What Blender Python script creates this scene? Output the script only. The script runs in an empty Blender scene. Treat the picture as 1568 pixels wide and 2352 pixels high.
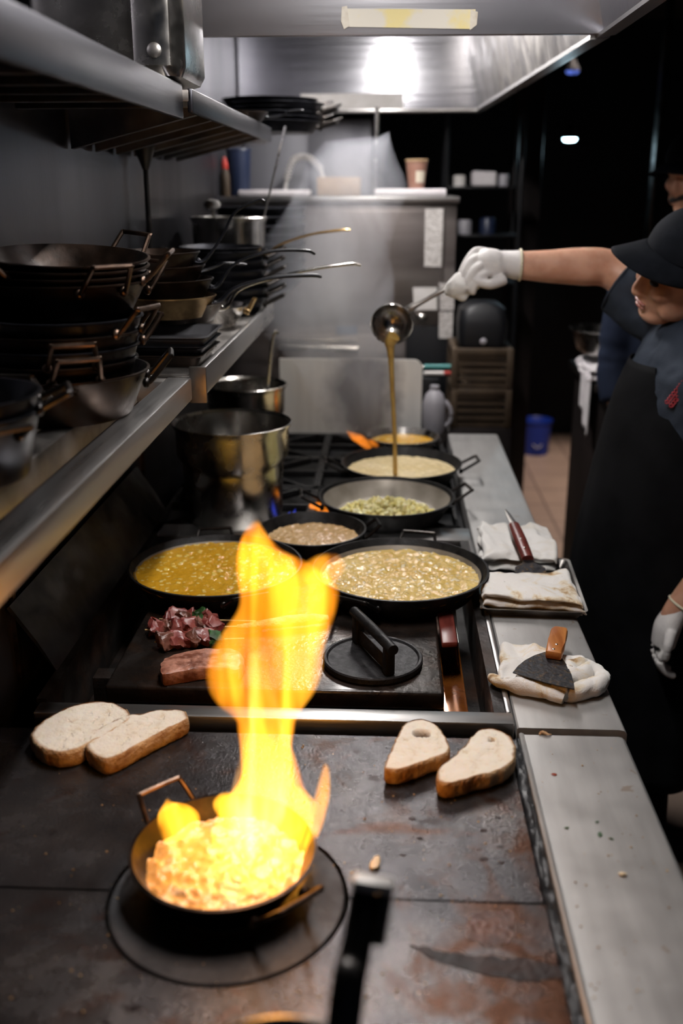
import bpy, bmesh, math, random
from mathutils import Vector, Matrix, noise, Euler
random.seed(7)
C = bpy.context.scene.collection
PI = math.pi
R = math.radians

# ------------------------------------------------------------ camera solve: pixel -> point on a plane of the room
F_ = 2287.0; CAMZ = 1.70
TH = math.atan(746 / F_); PS = R(2.642)
def ray(px, py):
    u = px - 784; v = 1176 - py
    f = F_ * math.cos(TH) + v * math.sin(TH); up = v * math.cos(TH) - F_ * math.sin(TH)
    return (u * math.cos(PS) - f * math.sin(PS), u * math.sin(PS) + f * math.cos(PS), up)
def PZ(px, py, z):
    r = ray(px, py); t = (z - CAMZ) / r[2]
    return Vector((r[0] * t, r[1] * t, z))
def PY(px, py, y):
    r = ray(px, py); t = y / r[1]
    return Vector((r[0] * t, y, CAMZ + r[2] * t))

# ------------------------------------------------------------ materials
MATS = {}
def new_mat(name):
    m = bpy.data.materials.new(name); m.use_nodes = True
    nt = m.node_tree; nt.nodes.clear()
    out = nt.nodes.new('ShaderNodeOutputMaterial')
    MATS[name] = m
    return m, nt, out
def rgba(c): return (c[0], c[1], c[2], 1.0)
def coords(nt, stretch=(1, 1, 1)):
    tc = nt.nodes.new('ShaderNodeTexCoord'); mp = nt.nodes.new('ShaderNodeMapping')
    mp.inputs['Scale'].default_value = stretch
    nt.links.new(tc.outputs['Object'], mp.inputs['Vector'])
    return mp.outputs['Vector']
def noise_tex(nt, vec, scale, detail=5, rough=.55, dist=0.0):
    n = nt.nodes.new('ShaderNodeTexNoise'); n.inputs['Scale'].default_value = scale
    n.inputs['Detail'].default_value = detail; n.inputs['Roughness'].default_value = rough
    n.inputs['Distortion'].default_value = dist
    nt.links.new(vec, n.inputs['Vector'])
    return n.outputs['Fac']
def ramp(nt, fac, stops):
    r = nt.nodes.new('ShaderNodeValToRGB')
    els = r.color_ramp.elements
    while len(els) < len(stops): els.new(.5)
    for e, (p, c) in zip(els, stops):
        e.position = p; e.color = rgba(c) if hasattr(c, '__len__') else (c, c, c, 1)
    nt.links.new(fac, r.inputs['Fac'])
    return r.outputs['Color']
def mixc(nt, fac, a, b):
    m = nt.nodes.new('ShaderNodeMix'); m.data_type = 'RGBA'
    for s, v in ((m.inputs[0], fac), (m.inputs[6], a), (m.inputs[7], b)):
        if hasattr(v, 'is_output'): nt.links.new(v, s)
        elif hasattr(v, '__len__'): s.default_value = rgba(v)
        else: s.default_value = v
    return m.outputs[2]
def math_(nt, op, a, b=None):
    m = nt.nodes.new('ShaderNodeMath'); m.operation = op
    for s, v in ((m.inputs[0], a), (m.inputs[1], b)):
        if v is None: continue
        if hasattr(v, 'is_output'): nt.links.new(v, s)
        else: s.default_value = v
    return m.outputs[0]
def bsdf(nt, out, **kw):
    b = nt.nodes.new('ShaderNodeBsdfPrincipled')
    nt.links.new(b.outputs[0], out.inputs['Surface'])
    for k, v in kw.items():
        s = b.inputs[k.replace('_', ' ')]
        if hasattr(v, 'is_output'): nt.links.new(v, s)
        elif hasattr(v, '__len__') and len(v) == 3: s.default_value = rgba(v)
        else: s.default_value = v
    return b
def bump(nt, b, fac, strength, dist=.01):
    bp = nt.nodes.new('ShaderNodeBump'); bp.inputs['Strength'].default_value = strength
    bp.inputs['Distance'].default_value = dist
    nt.links.new(fac, bp.inputs['Height']); nt.links.new(bp.outputs[0], b.inputs['Normal'])
def M(name, c1, c2=None, scale=15, lo=.38, hi=.62, rough=.5, rough2=None, metal=0., bmp=0., bscale=120, stretch=(1, 1, 1),
      spec=.5, sss=0., sheen=0., coat=0., dist=0.):
    m, nt, out = new_mat(name)
    v = coords(nt, stretch)
    kw = dict(Metallic=metal, Roughness=rough, Base_Color=c1)
    f = None
    if c2 is not None:
        f = noise_tex(nt, v, scale, dist=dist)
        kw['Base_Color'] = ramp(nt, f, [(lo, c1), (hi, c2)])
    if rough2 is not None:
        f2 = noise_tex(nt, v, scale * 1.7 + 1)
        kw['Roughness'] = ramp(nt, f2, [(.35, rough), (.65, rough2)])
    b = bsdf(nt, out, **kw)
    b.inputs['Specular IOR Level'].default_value = spec
    if sss:
        b.inputs['Subsurface Weight'].default_value = sss
        b.inputs['Subsurface Radius'].default_value = (.02, .008, .004)
        b.inputs['Subsurface Scale'].default_value = .35
    if sheen: b.inputs['Sheen Weight'].default_value = sheen
    if coat:
        b.inputs['Coat Weight'].default_value = coat; b.inputs['Coat Roughness'].default_value = .15
    if bmp: bump(nt, b, noise_tex(nt, v, bscale, 4), bmp, .004)
    return m
def emis(name, col, strength):
    m, nt, out = new_mat(name)
    e = nt.nodes.new('ShaderNodeEmission'); e.inputs['Color'].default_value = rgba(col); e.inputs['Strength'].default_value = strength
    nt.links.new(e.outputs[0], out.inputs['Surface'])
    return m

# metals
M('steel', (.50, .49, .48), (.60, .59, .58), 9, rough=.26, rough2=.38, metal=1, bmp=.12, bscale=160, stretch=(1, .06, 1))
M('steel_x', (.50, .49, .48), (.58, .57, .56), 9, rough=.28, rough2=.40, metal=1, bmp=.12, bscale=160, stretch=(.06, 1, 1))
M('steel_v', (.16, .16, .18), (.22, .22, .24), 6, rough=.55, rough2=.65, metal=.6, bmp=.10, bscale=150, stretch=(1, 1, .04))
M('steel_hood_near', (.40, .40, .43), (.48, .48, .51), 4, rough=.34, rough2=.42, metal=1, bmp=.10, bscale=60, stretch=(.03, 1, 1))
M('steel_hood', (.46, .46, .49), (.54, .54, .57), 4, rough=.14, rough2=.18, metal=1, bmp=.24, bscale=60, stretch=(.03, 1, 1))
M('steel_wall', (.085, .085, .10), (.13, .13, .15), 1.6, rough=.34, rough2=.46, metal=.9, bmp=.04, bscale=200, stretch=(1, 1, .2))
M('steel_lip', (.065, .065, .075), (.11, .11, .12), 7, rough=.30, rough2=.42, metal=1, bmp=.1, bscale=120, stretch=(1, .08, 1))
M('steel_grimy', (.20, .185, .17), (.42, .40, .38), 7, rough=.28, rough2=.5, metal=1, bmp=.1, bscale=80)
M('steel_pot', (.40, .385, .36), (.55, .53, .50), 10, rough=.16, rough2=.30, metal=1, bmp=.04, bscale=60)
M('steel_oven', (.19, .165, .155), (.29, .262, .25), 2.5, rough=.36, rough2=.5, metal=1, stretch=(.3, 1, 3))
M('tray_grey', (.06, .06, .066), (.10, .10, .108), 12, rough=.42, rough2=.55, metal=.6)
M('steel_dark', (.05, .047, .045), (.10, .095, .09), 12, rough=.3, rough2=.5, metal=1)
M('iron', (.006, .006, .0065), (.016, .015, .015), 25, rough=.38, rough2=.6, metal=.2, bmp=.2, bscale=160, spec=.32)
M('press_iron', (.014, .014, .0155), (.034, .033, .035), 60, rough=.38, rough2=.6, metal=.35, bmp=.3, bscale=190, spec=.4)
M('iron_grate', (.006, .006, .007), (.013, .013, .014), 25, rough=.45, rough2=.7, metal=.2, bmp=.2, bscale=120, spec=.3)
M('carbon', (.010, .008, .007), (.042, .024, .015), 14, lo=.42, hi=.74, rough=.26, rough2=.5, metal=.7, bmp=.12, bscale=70)
M('carbon_blue', (.007, .0075, .010), (.020, .021, .027), 14, rough=.3, rough2=.5, metal=.7, bmp=.08, bscale=80)
M('carbon_gold', (.07, .036, .014), (.30, .20, .09), 14, lo=.42, hi=.60, rough=.28, rough2=.5, metal=.9, bmp=.1, bscale=60)
M('carbon_wire', (.045, .032, .024), (.15, .10, .075), 20, rough=.3, rough2=.45, metal=1)
M('wire_black', (.015, .014, .014), (.04, .034, .03), 20, rough=.32, metal=.8)
M('brass', (.42, .27, .11), (.55, .38, .18), 20, rough=.3, metal=1)
M('pan_inside', (.20, .175, .14), (.32, .285, .24), 10, rough=.40, rough2=.55, metal=.35)
M('pit_dark', (.010, .008, .007), (.045, .020, .010), 9, lo=.5, hi=.75, rough=.4, rough2=.7, metal=.2, bmp=.5, bscale=60)
M('tray_orange', (.20, .055, .010), (.36, .12, .018), 12, rough=.10, rough2=.2, metal=.45, coat=.6)  # glossy orange-brown surface of the drip tray
M('burnt_oil', (.010, .004, .003), (.030, .010, .005), 30, rough=.3, rough2=.5, bmp=.4, bscale=120, spec=.25)
M('amber_oil', (.10, .028, .006), (.055, .016, .005), 40, rough=.12, rough2=.3, metal=.2, bmp=.5, bscale=160, spec=.4)
M('grease', (.008, .008, .009), (.022, .023, .026), 30, rough=.3, rough2=.6, bmp=.8, bscale=45)

def griddle_mat(name, brown_amount):
    m, nt, out = new_mat(name)
    v = coords(nt)
    big = noise_tex(nt, v, 5.5, 6, .6, .6)
    fine = noise_tex(nt, v, 70, 6, .7)
    spots = noise_tex(nt, v, 24, 3, .5)
    base = ramp(nt, big, [(.34, (.036, .035, .038)), (.52, (.076, .072, .075)), (.68, (.125, .113, .110))])
    # burnt-on brown oil, thickest along the far right corner and near edge of the plate
    sep = nt.nodes.new('ShaderNodeSeparateXYZ'); tc = nt.nodes.new('ShaderNodeTexCoord')
    nt.links.new(tc.outputs['Object'], sep.inputs[0])
    xw = nt.nodes.new('ShaderNodeMapRange'); xw.inputs['From Min'].default_value = -.02; xw.inputs['From Max'].default_value = .22
    nt.links.new(sep.outputs['X'], xw.inputs['Value'])
    bn = noise_tex(nt, v, 7.5, 7, .65, 1.2)
    oil = math_(nt, 'ADD', bn, math_(nt, 'MULTIPLY', xw.outputs[0], .20 * brown_amount))
    om = ramp(nt, oil, [(.55, 0), (.72, 1)])
    col = mixc(nt, om, base, (.060, .019, .005))
    sp = ramp(nt, spots, [(.68, 0), (.72, 1)])
    col = mixc(nt, sp, col, (.02, .013, .012))
    rgh = ramp(nt, noise_tex(nt, v, 16, 6, .7), [(.34, .12), (.66, .35)])
    b = bsdf(nt, out, Base_Color=col, Roughness=rgh, Metallic=.72)
    bump(nt, b, math_(nt, 'ADD', math_(nt, 'MULTIPLY', fine, .5), noise_tex(nt, v, 240, 3, .6)), .42, .0022)
griddle_mat('griddle', .6)
griddle_mat('griddle_near', 1.35)
M('ring_iron', (.030, .030, .033), (.062, .060, .062), 18, rough=.45, rough2=.62, metal=.45, bmp=.25, bscale=150)
M('plate_iron', (.018, .014, .012), (.055, .026, .014), 10, lo=.45, hi=.7, rough=.16, rough2=.45, metal=.35, bmp=.35, bscale=90, coat=.3)

def steel_ledge(name):
    m, nt, out = new_mat(name)
    v = coords(nt, (1, .12, 1)); v2 = coords(nt)
    f = noise_tex(nt, v, 40, 5)
    col = ramp(nt, f, [(.3, (.49, .48, .47)), (.7, (.60, .59, .575))])
    st = ramp(nt, noise_tex(nt, v2, 34, 3, .5), [(.70, 0), (.735, 1)])
    col = mixc(nt, math_(nt, 'MULTIPLY', st, .45), col, (.30, .16, .05))
    sc = nt.nodes.new('ShaderNodeTexWave'); sc.inputs['Scale'].default_value = 30; sc.inputs['Distortion'].default_value = 22
    sc.inputs['Detail'].default_value = 4
    nt.links.new(v2, sc.inputs['Vector'])
    rg = ramp(nt, noise_tex(nt, v2, 11, 6, .7), [(.3, .36), (.7, .50)])
    b = bsdf(nt, out, Base_Color=col, Metallic=.62, Roughness=rg)
    bump(nt, b, math_(nt, 'ADD', f, math_(nt, 'MULTIPLY', sc.outputs['Fac'], .15)), .10, .002)
steel_ledge('ledge')

# food
def bread_mats():
    m, nt, out = new_mat('crumb')
    v = coords(nt)
    at = nt.nodes.new('ShaderNodeVertexColor'); at.layer_name = 'edge'
    sep = nt.nodes.new('ShaderNodeSeparateColor'); nt.links.new(at.outputs['Color'], sep.inputs[0])
    n1 = noise_tex(nt, v, 45, 5, .6); n2 = noise_tex(nt, v, 170, 3, .6)
    col = ramp(nt, n1, [(.28, (.74, .60, .42)), (.42, (.92, .83, .69)), (.68, (.95, .88, .77))])
    e = math_(nt, 'ADD', sep.outputs[0], math_(nt, 'MULTIPLY', math_(nt, 'SUBTRACT', n1, .5), .35))
    col = mixc(nt, ramp(nt, e, [(.82, 0), (1.0, 1)]), col, (.42, .19, .055))
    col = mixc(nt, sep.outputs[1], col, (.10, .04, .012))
    b = bsdf(nt, out, Base_Color=col, Roughness=.85)
    b.inputs['Subsurface Weight'].default_value = .12; b.inputs['Subsurface Radius'].default_value = (.01, .006, .003)
    b.inputs['Subsurface Scale'].default_value = .4
    h = math_(nt, 'ADD', n2, ramp(nt, noise_tex(nt, v, 80, 2), [(.30, 0), (.40, 1)]))
    bump(nt, b, h, .55, .003)
    M('crust', (.36, .155, .050), (.76, .54, .31), 34, lo=.34, hi=.64, rough=.8, bmp=1.0, bscale=140)
bread_mats()
def soup_mat(name, liquid, liquid2, bit, bit2, scale=70, thr=.36, rough=.12):
    m, nt, out = new_mat(name)
    v = coords(nt)
    vo = nt.nodes.new('ShaderNodeTexVoronoi'); vo.inputs['Scale'].default_value = scale; vo.inputs['Randomness'].default_value = 1
    dv = nt.nodes.new('ShaderNodeVectorMath'); dv.operation = 'ADD'
    nn = nt.nodes.new('ShaderNodeTexNoise'); nn.inputs['Scale'].default_value = 60; nt.links.new(v, nn.inputs['Vector'])
    sc = nt.nodes.new('ShaderNodeVectorMath'); sc.operation = 'SCALE'; sc.inputs['Scale'].default_value = .012
    nt.links.new(nn.outputs['Color'], sc.inputs[0]); nt.links.new(v, dv.inputs[0]); nt.links.new(sc.outputs[0], dv.inputs[1])
    nt.links.new(dv.outputs[0], vo.inputs['Vector'])
    pres = noise_tex(nt, v, scale * .35, 3)
    bits = ramp(nt, math_(nt, 'SUBTRACT', vo.outputs['Distance'], math_(nt, 'MULTIPLY', math_(nt, 'SUBTRACT', pres, .5), .9)),
                [(thr - .1, 1), (thr + .06, 0)])
    lc = ramp(nt, noise_tex(nt, v, 9, 5), [(.35, liquid), (.65, liquid2)])
    bc = mixc(nt, vo.outputs['Color'], bit, bit2)
    b = bsdf(nt, out, Base_Color=mixc(nt, bits, lc, bc), Roughness=rough)
    b.inputs['Specular IOR Level'].default_value = .6
    bump(nt, b, math_(nt, 'ADD', bits, noise_tex(nt, v, 130, 3)), .55, .004)
soup_mat('soup_saffron', (.58, .29, .012), (.66, .36, .03), (.84, .58, .10), (.86, .68, .26), 62, .30)
soup_mat('soup_cream', (.66, .42, .09), (.76, .55, .18), (.80, .58, .16), (.88, .80, .62), 78, .34)
soup_mat('soup_brown', (.50, .31, .13), (.60, .41, .21), (.74, .52, .28), (.66, .34, .12), 80, .30)
soup_mat('soup_pale', (.70, .54, .27), (.80, .66, .40), (.84, .70, .34), (.86, .76, .50), 60, .28)
soup_mat('rice_broth', (.74, .42, .13), (.82, .54, .24), (.86, .64, .38), (.90, .74, .54), 38, .40, .2)
M('leek', (.86, .74, .24), (.96, .90, .58), 40, rough=.4, sss=.1)
M('leek_green', (.50, .52, .12), (.66, .66, .24), 40, rough=.4)
M('broth_stream', (.55, .34, .09), (.66, .44, .14), 20, rough=.12, sss=.2)
M('meat_raw', (.20, .030, .028), (.36, .11, .09), 40, rough=.22, rough2=.4, sss=.15, bmp=.3, bscale=90)
M('meat_brown', (.11, .040, .026), (.30, .13, .095), 40, rough=.25, rough2=.4, bmp=.4, bscale=90)
M('steak', (.20, .062, .032), (.56, .26, .18), 42, lo=.40, hi=.60, rough=.3, rough2=.5, bmp=.5, bscale=80, sss=.1)
M('herb', (.015, .05, .012), (.05, .15, .04), 40, rough=.4)
M('garlic', (.72, .58, .36), (.82, .72, .52), 30, rough=.4, sss=.1)
M('bamboo', (.60, .42, .18), (.72, .55, .28), 30, rough=.6, stretch=(.1, 1, 1))
M('crumb_bits', (.45, .25, .09), (.75, .58, .36), 200, rough=.8)
M('sauce', (.30, .06, .03), rough=.2)
# cloth, wood, plastics
def towel_mat(name, stain):
    m, nt, out = new_mat(name)
    v = coords(nt)
    s1 = noise_tex(nt, v, 13, 6, .65, .8)
    col = ramp(nt, s1, [(.49, (.86, .83, .79)), (.56, (.80, .70, .54)), (.63, (.52, .33, .15)), (.70, (.22, .12, .05))] if stain else
               [(.5, (.82, .80, .77)), (.75, (.72, .66, .56))])
    fl = ramp(nt, noise_tex(nt, v, 75, 2, .5), [(.735, 0), (.77, 1)])
    col = mixc(nt, math_(nt, 'MULTIPLY', fl, .8 if stain else .2), col, (.12, .07, .03))
    b = bsdf(nt, out, Base_Color=col, Roughness=.9)
    b.inputs['Sheen Weight'].default_value = .3
    bump(nt, b, math_(nt, 'ADD', noise_tex(nt, v, 400, 2), math_(nt, 'MULTIPLY', noise_tex(nt, v, 35, 4), 1.5)), .45, .002)
towel_mat('towel', True); towel_mat('towel_clean', False)
M('wood_orange', (.36, .11, .025), (.56, .22, .06), 60, rough=.4, stretch=(1, .12, 1))
M('wood_red', (.10, .018, .014), (.19, .040, .030), 60, rough=.35, stretch=(1, .12, 1))
M('blade_dark', (.035, .035, .039), (.15, .095, .045), 130, lo=.52, hi=.72, rough=.35, rough2=.55, metal=.8, bmp=.3, bscale=120)
M('rivet', (.6, .58, .55), rough=.3, metal=1)
M('lit_tip', (.66, .64, .61), rough=.5, metal=.5)
M('skin', (.60, .31, .205), (.70, .40, .28), 25, rough=.42, rough2=.55, sss=.25, bmp=.05, bscale=300)
M('skin_dark', (.34, .15, .09), (.42, .20, .125), 25, rough=.45, sss=.2)
M('lips', (.30, .10, .075), rough=.4)
M('hair', (.008, .007, .007), rough=.5)
M('glove', (.74, .71, .70), (.82, .79, .77), 40, rough=.55, bmp=.3, bscale=500, stretch=(1, 1, 1))
M('glove_cuff', (.74, .69, .52), rough=.7)
M('shirt', (.020, .027, .040), (.034, .043, .060), 8, rough=.85, spec=.15, bmp=.25, bscale=300)
M('shirt_far', (.012, .017, .034), (.018, .025, .046), 8, rough=.85, spec=.1)
M('apron', (.0035, .0037, .0045), (.007, .0073, .0085), 9, rough=.8, spec=.08, bmp=.2, bscale=300)
M('cap', (.005, .0062, .0090), (.008, .0095, .0135), 30, rough=.85, spec=.1, bmp=.3, bscale=400)
M('trousers', (.003, .003, .004), rough=.9, spec=.05)
M('red_thread', (.42, .035, .05), (.30, .02, .03), 200, rough=.6)
M('paper', (.70, .67, .64), (.78, .75, .73), 20, rough=.7)
M('paper_print', (.42, .39, .37), (.70, .67, .65), 260, lo=.45, hi=.55, rough=.7, stretch=(.3, 1, 1))
M('sticker', (.80, .76, .66), (.86, .74, .34), 9, lo=.48, hi=.58, rough=.6)
M('tape', (.62, .55, .44), (.75, .70, .60), 60, rough=.5)
M('sticker_blue', (.06, .10, .17), rough=.5)
M('plastic_teal', (.02, .22, .21), rough=.4)
M('plastic_red', (.45, .04, .03), rough=.4)
M('plastic_blue', (.006, .030, .28), rough=.45)
M('plastic_navy', (.012, .02, .05), rough=.4)
M('plastic_grey', (.34, .33, .36), rough=.4)
M('plastic_black', (.005, .0055, .007), rough=.45, spec=.3)
M('crate', (.040, .025, .013), (.068, .044, .024), 14, rough=.6)
M('cup', (.24, .12, .085), (.28, .15, .11), 20, rough=.6)
M('cup_label', (.66, .60, .48), rough=.6)
M('card', (.34, .22, .12), (.42, .29, .17), 20, rough=.8)
M('cloth_white', (.66, .62, .64), (.78, .75, .76), 10, rough=.9)
M('black_wall', (.004, .005, .007), (.007, .009, .012), 3, rough=.6, spec=.2)
M('ceiling_dark', (.006, .0065, .008), (.010, .011, .013), 3, rough=.7)
M('post_brown', (.010, .007, .007), (.017, .012, .011), 5, rough=.6, spec=.3)
M('hood_out', (.018, .021, .028), (.03, .034, .042), 4, rough=.45, metal=.5)
def tile_mat():
    m, nt, out = new_mat('floor_tile')
    v = coords(nt)
    br = nt.nodes.new('ShaderNodeTexBrick'); br.inputs['Scale'].default_value = 1
    br.inputs['Brick Width'].default_value = .30; br.inputs['Row Height'].default_value = .30
    br.inputs['Mortar Size'].default_value = .006; br.offset = 0
    br.inputs['Color1'].default_value = (.34, .25, .20, 1); br.inputs['Color2'].default_value = (.30, .22, .18, 1)
    br.inputs['Mortar'].default_value = (.14, .10, .085, 1)
    nt.links.new(v, br.inputs['Vector'])
    col = mixc(nt, ramp(nt, noise_tex(nt, v, 6, 5), [(.35, 0), (.7, .4)]), br.outputs['Color'], (.20, .15, .13))
    bsdf(nt, out, Base_Color=col, Roughness=.42)
tile_mat()
def shield_mat():
    m, nt, out = new_mat('shield')
    v = coords(nt)
    tc = nt.nodes.new('ShaderNodeTexCoord'); vm = nt.nodes.new('ShaderNodeVectorMath'); vm.operation = 'DISTANCE'
    mp = nt.nodes.new('ShaderNodeMapping'); mp.inputs['Scale'].default_value = (1.0, 0, .62)
    nt.links.new(tc.outputs['Object'], mp.inputs['Vector']); nt.links.new(mp.outputs[0], vm.inputs[0])
    vm.inputs[1].default_value = (.040, 0, .005)
    d = math_(nt, 'ADD', vm.outputs['Value'], math_(nt, 'MULTIPLY', math_(nt, 'SUBTRACT', noise_tex(nt, v, 14, 5), .5), .09))
    s = ramp(nt, d, [(.07, 1), (.15, 0)])
    col = ramp(nt, noise_tex(nt, coords(nt, (1, 1, .1)), 30), [(.3, (.76, .74, .70)), (.7, (.86, .84, .80))])
    col = mixc(nt, s, col, (.035, .018, .012))
    bsdf(nt, out, Base_Color=col, Metallic=.15, Roughness=.42)
shield_mat()

# ------------------------------------------------------------ mesh helpers
def obj(name, bm, mat, parent=None, loc=(0, 0, 0), rot=(0, 0, 0), smooth=True, ang=38):
    bmesh.ops.recalc_face_normals(bm, faces=bm.faces)
    me = bpy.data.meshes.new(name)
    for f in bm.faces: f.smooth = smooth
    bm.to_mesh(me); bm.free()
    if smooth: me.set_sharp_from_angle(angle=R(ang))
    o = bpy.data.objects.new(name, me); C.objects.link(o)
    me.materials.append(MATS[mat])
    o.location = loc; o.rotation_euler = rot
    if parent is not None: o.parent = parent
    return o
def tag(o, label, cat, group=None, kind=None):
    o['label'] = label; o['category'] = cat
    if group: o['group'] = group
    if kind: o['kind'] = kind
    return o
def thing(name, label, cat, loc=(0, 0, 0), rot=(0, 0, 0), group=None):
    o = bpy.data.objects.new(name, None); C.objects.link(o)
    o.empty_display_size = .05
    o.location = loc; o.rotation_euler = rot
    return tag(o, label, cat, group)
def struct(name, bm, mat, **kw):
    o = obj(name, bm, mat, **kw); o['kind'] = 'structure'
    return o
def copy_tree(o, parent=None):
    c = o.copy(); C.objects.link(c)
    if parent is not None: c.parent = parent
    for ch in list(o.children): copy_tree(ch, c)
    return c
def NB(): return bmesh.new()
def box(bm, x0, x1, y0, y1, z0, z1, bev=0., seg=2, mtx=None):
    t = bmesh.new()
    bmesh.ops.create_cube(t, size=1)
    for v in t.verts:
        v.co = Vector(((x0 + x1) / 2 + v.co.x * (x1 - x0), (y0 + y1) / 2 + v.co.y * (y1 - y0), (z0 + z1) / 2 + v.co.z * (z1 - z0)))
    if bev > 0: bmesh.ops.bevel(t, geom=t.edges[:], offset=bev, segments=seg, affect='EDGES', profile=.5)
    if mtx is not None: bmesh.ops.transform(t, matrix=mtx, verts=t.verts)
    return join(bm, t)
def join(bm, t):
    me = bpy.data.meshes.new('tmp'); t.to_mesh(me); t.free(); bm.from_mesh(me); bpy.data.meshes.remove(me)
    return bm
def bx(*a, **k): return box(NB(), *a, **k)
def lathe(bm, prof, seg=48, mtx=None, squash=1.0):
    rings = []
    for r, z in prof:
        if r < 1e-6:
            rings.append([bm.verts.new((0, 0, z))])
        else:
            rings.append([bm.verts.new((r * math.cos(2 * PI * i / seg), r * squash * math.sin(2 * PI * i / seg), z)) for i in range(seg)])
    vs = [v for rr in rings for v in rr]
    for a, b in zip(rings, rings[1:]):
        if len(a) == 1 and len(b) == 1: continue
        for i in range(seg):
            j = (i + 1) % seg
            if len(a) == 1: bm.faces.new((a[0], b[i], b[j]))
            elif len(b) == 1: bm.faces.new((a[i], a[j], b[0]))
            else: bm.faces.new((a[i], a[j], b[j], b[i]))
    if mtx is not None: bmesh.ops.transform(bm, matrix=mtx, verts=vs)
    return bm
def catmull(pts, n=6):
    pts = [Vector(p) for p in pts]
    if len(pts) < 3 or n < 2: return pts
    out = []
    for i in range(len(pts) - 1):
        p0 = pts[max(i - 1, 0)]; p1 = pts[i]; p2 = pts[i + 1]; p3 = pts[min(i + 2, len(pts) - 1)]
        for k in range(n):
            t = k / n
            out.append(.5 * ((2 * p1) + (p2 - p0) * t + (2 * p0 - 5 * p1 + 4 * p2 - p3) * t * t + (3 * p1 - p0 - 3 * p2 + p3) * t ** 3))
    out.append(pts[-1])
    return out
def tube(bm, pts, rad, seg=10, n=6, flat=1.0, up=(0, 0, 1), caps=True):
    """sweep an ellipse (rad along the side, rad*flat along 'up') through the points; rad may be a list"""
    if hasattr(rad, '__len__'):
        P4 = catmull([(p[0], p[1], p[2]) for p in pts], n)
        rr = [v.x for v in catmull([(r, 0, 0) for r in rad], n)]
    else:
        P4 = catmull(pts, n); rr = [rad] * len(P4)
    up = Vector(up); rings = []
    for i, p in enumerate(P4):
        t = (P4[min(i + 1, len(P4) - 1)] - P4[max(i - 1, 0)])
        if t.length < 1e-9: t = Vector((1, 0, 0))
        t.normalize()
        u = up - t * up.dot(t)
        if u.length < .05: u = Vector((1, 0, 0)) - t * t.x
        if u.length < .05: u = Vector((0, 1, 0)) - t * t.y
        u.normalize(); s = t.cross(u)
        rings.append([bm.verts.new(p + s * rr[i] * math.cos(2 * PI * k / seg) + u * rr[i] * flat * math.sin(2 * PI * k / seg)) for k in range(seg)])
    for a, b in zip(rings, rings[1:]):
        for k in range(seg):
            j = (k + 1) % seg; bm.faces.new((a[k], a[j], b[j], b[k]))
    if caps:
        bm.faces.new(rings[0][::-1]); bm.faces.new(rings[-1])
    return bm
def loft(bm, rings, cap0=True, cap1=True, closed=True):
    rr = [[bm.verts.new(p) for p in r] for r in rings]
    n = len(rr[0])
    for a, b in zip(rr, rr[1:]):
        for k in range(n if closed else n - 1):
            j = (k + 1) % n; bm.faces.new((a[k], a[j], b[j], b[k]))
    if cap0: bm.faces.new(rr[0][::-1])
    if cap1: bm.faces.new(rr[-1])
    return bm
def prism(bm, pts, z0, z1, bev=0.):
    t = bmesh.new()
    a = [t.verts.new((p[0], p[1], z0)) for p in pts]; b = [t.verts.new((p[0], p[1], z1)) for p in pts]
    n = len(pts)
    for i in range(n):
        j = (i + 1) % n; t.faces.new((a[i], a[j], b[j], b[i]))
    t.faces.new(a[::-1]); t.faces.new(b)
    if bev: bmesh.ops.bevel(t, geom=t.edges[:], offset=bev, segments=2, affect='EDGES', profile=.5)
    return join(bm, t)
def ellipsoid(bm, c, r, mtx=None, u=20, v=14):
    t = bmesh.new(); bmesh.ops.create_uvsphere(t, u_segments=u, v_segments=v, radius=1)
    for w in t.verts: w.co = Vector((c[0] + w.co.x * r[0], c[1] + w.co.y * r[1], c[2] + w.co.z * r[2]))
    if mtx is not None: bmesh.ops.transform(t, matrix=mtx, verts=t.verts)
    return join(bm, t)
def jitter(bm, amp, freq, seed=0., zonly=False):
    for v in bm.verts:
        d = noise.noise_vector(v.co * freq + Vector((seed, seed * 1.3, seed * .7)))
        if zonly: v.co.z += d.z * amp
        else: v.co += d * amp
    return bm
def disc(bm, r, z, rings=18, seg=72, f=None, cx=0, cy=0):
    prev = [bm.verts.new((cx, cy, z + (f(cx, cy) if f else 0)))]
    for i in range(1, rings + 1):
        q = r * i / rings
        cur = []
        for k in range(seg):
            x = cx + q * math.cos(2 * PI * k / seg); y = cy + q * math.sin(2 * PI * k / seg)
            cur.append(bm.verts.new((x, y, z + (f(x, y) if f else 0))))
        for k in range(seg):
            j = (k + 1) % seg
            if len(prev) == 1: bm.faces.new((prev[0], cur[k], cur[j]))
            else: bm.faces.new((prev[k], cur[k], cur[j], prev[j]))
        prev = cur
    return bm
def remesh(o, voxel, smooth=6, factor=.5):
    m = o.modifiers.new('remesh', 'REMESH'); m.mode = 'VOXEL'; m.voxel_size = voxel; m.use_smooth_shade = True
    s = o.modifiers.new('smooth', 'SMOOTH'); s.iterations = smooth; s.factor = factor
    return o

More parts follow.
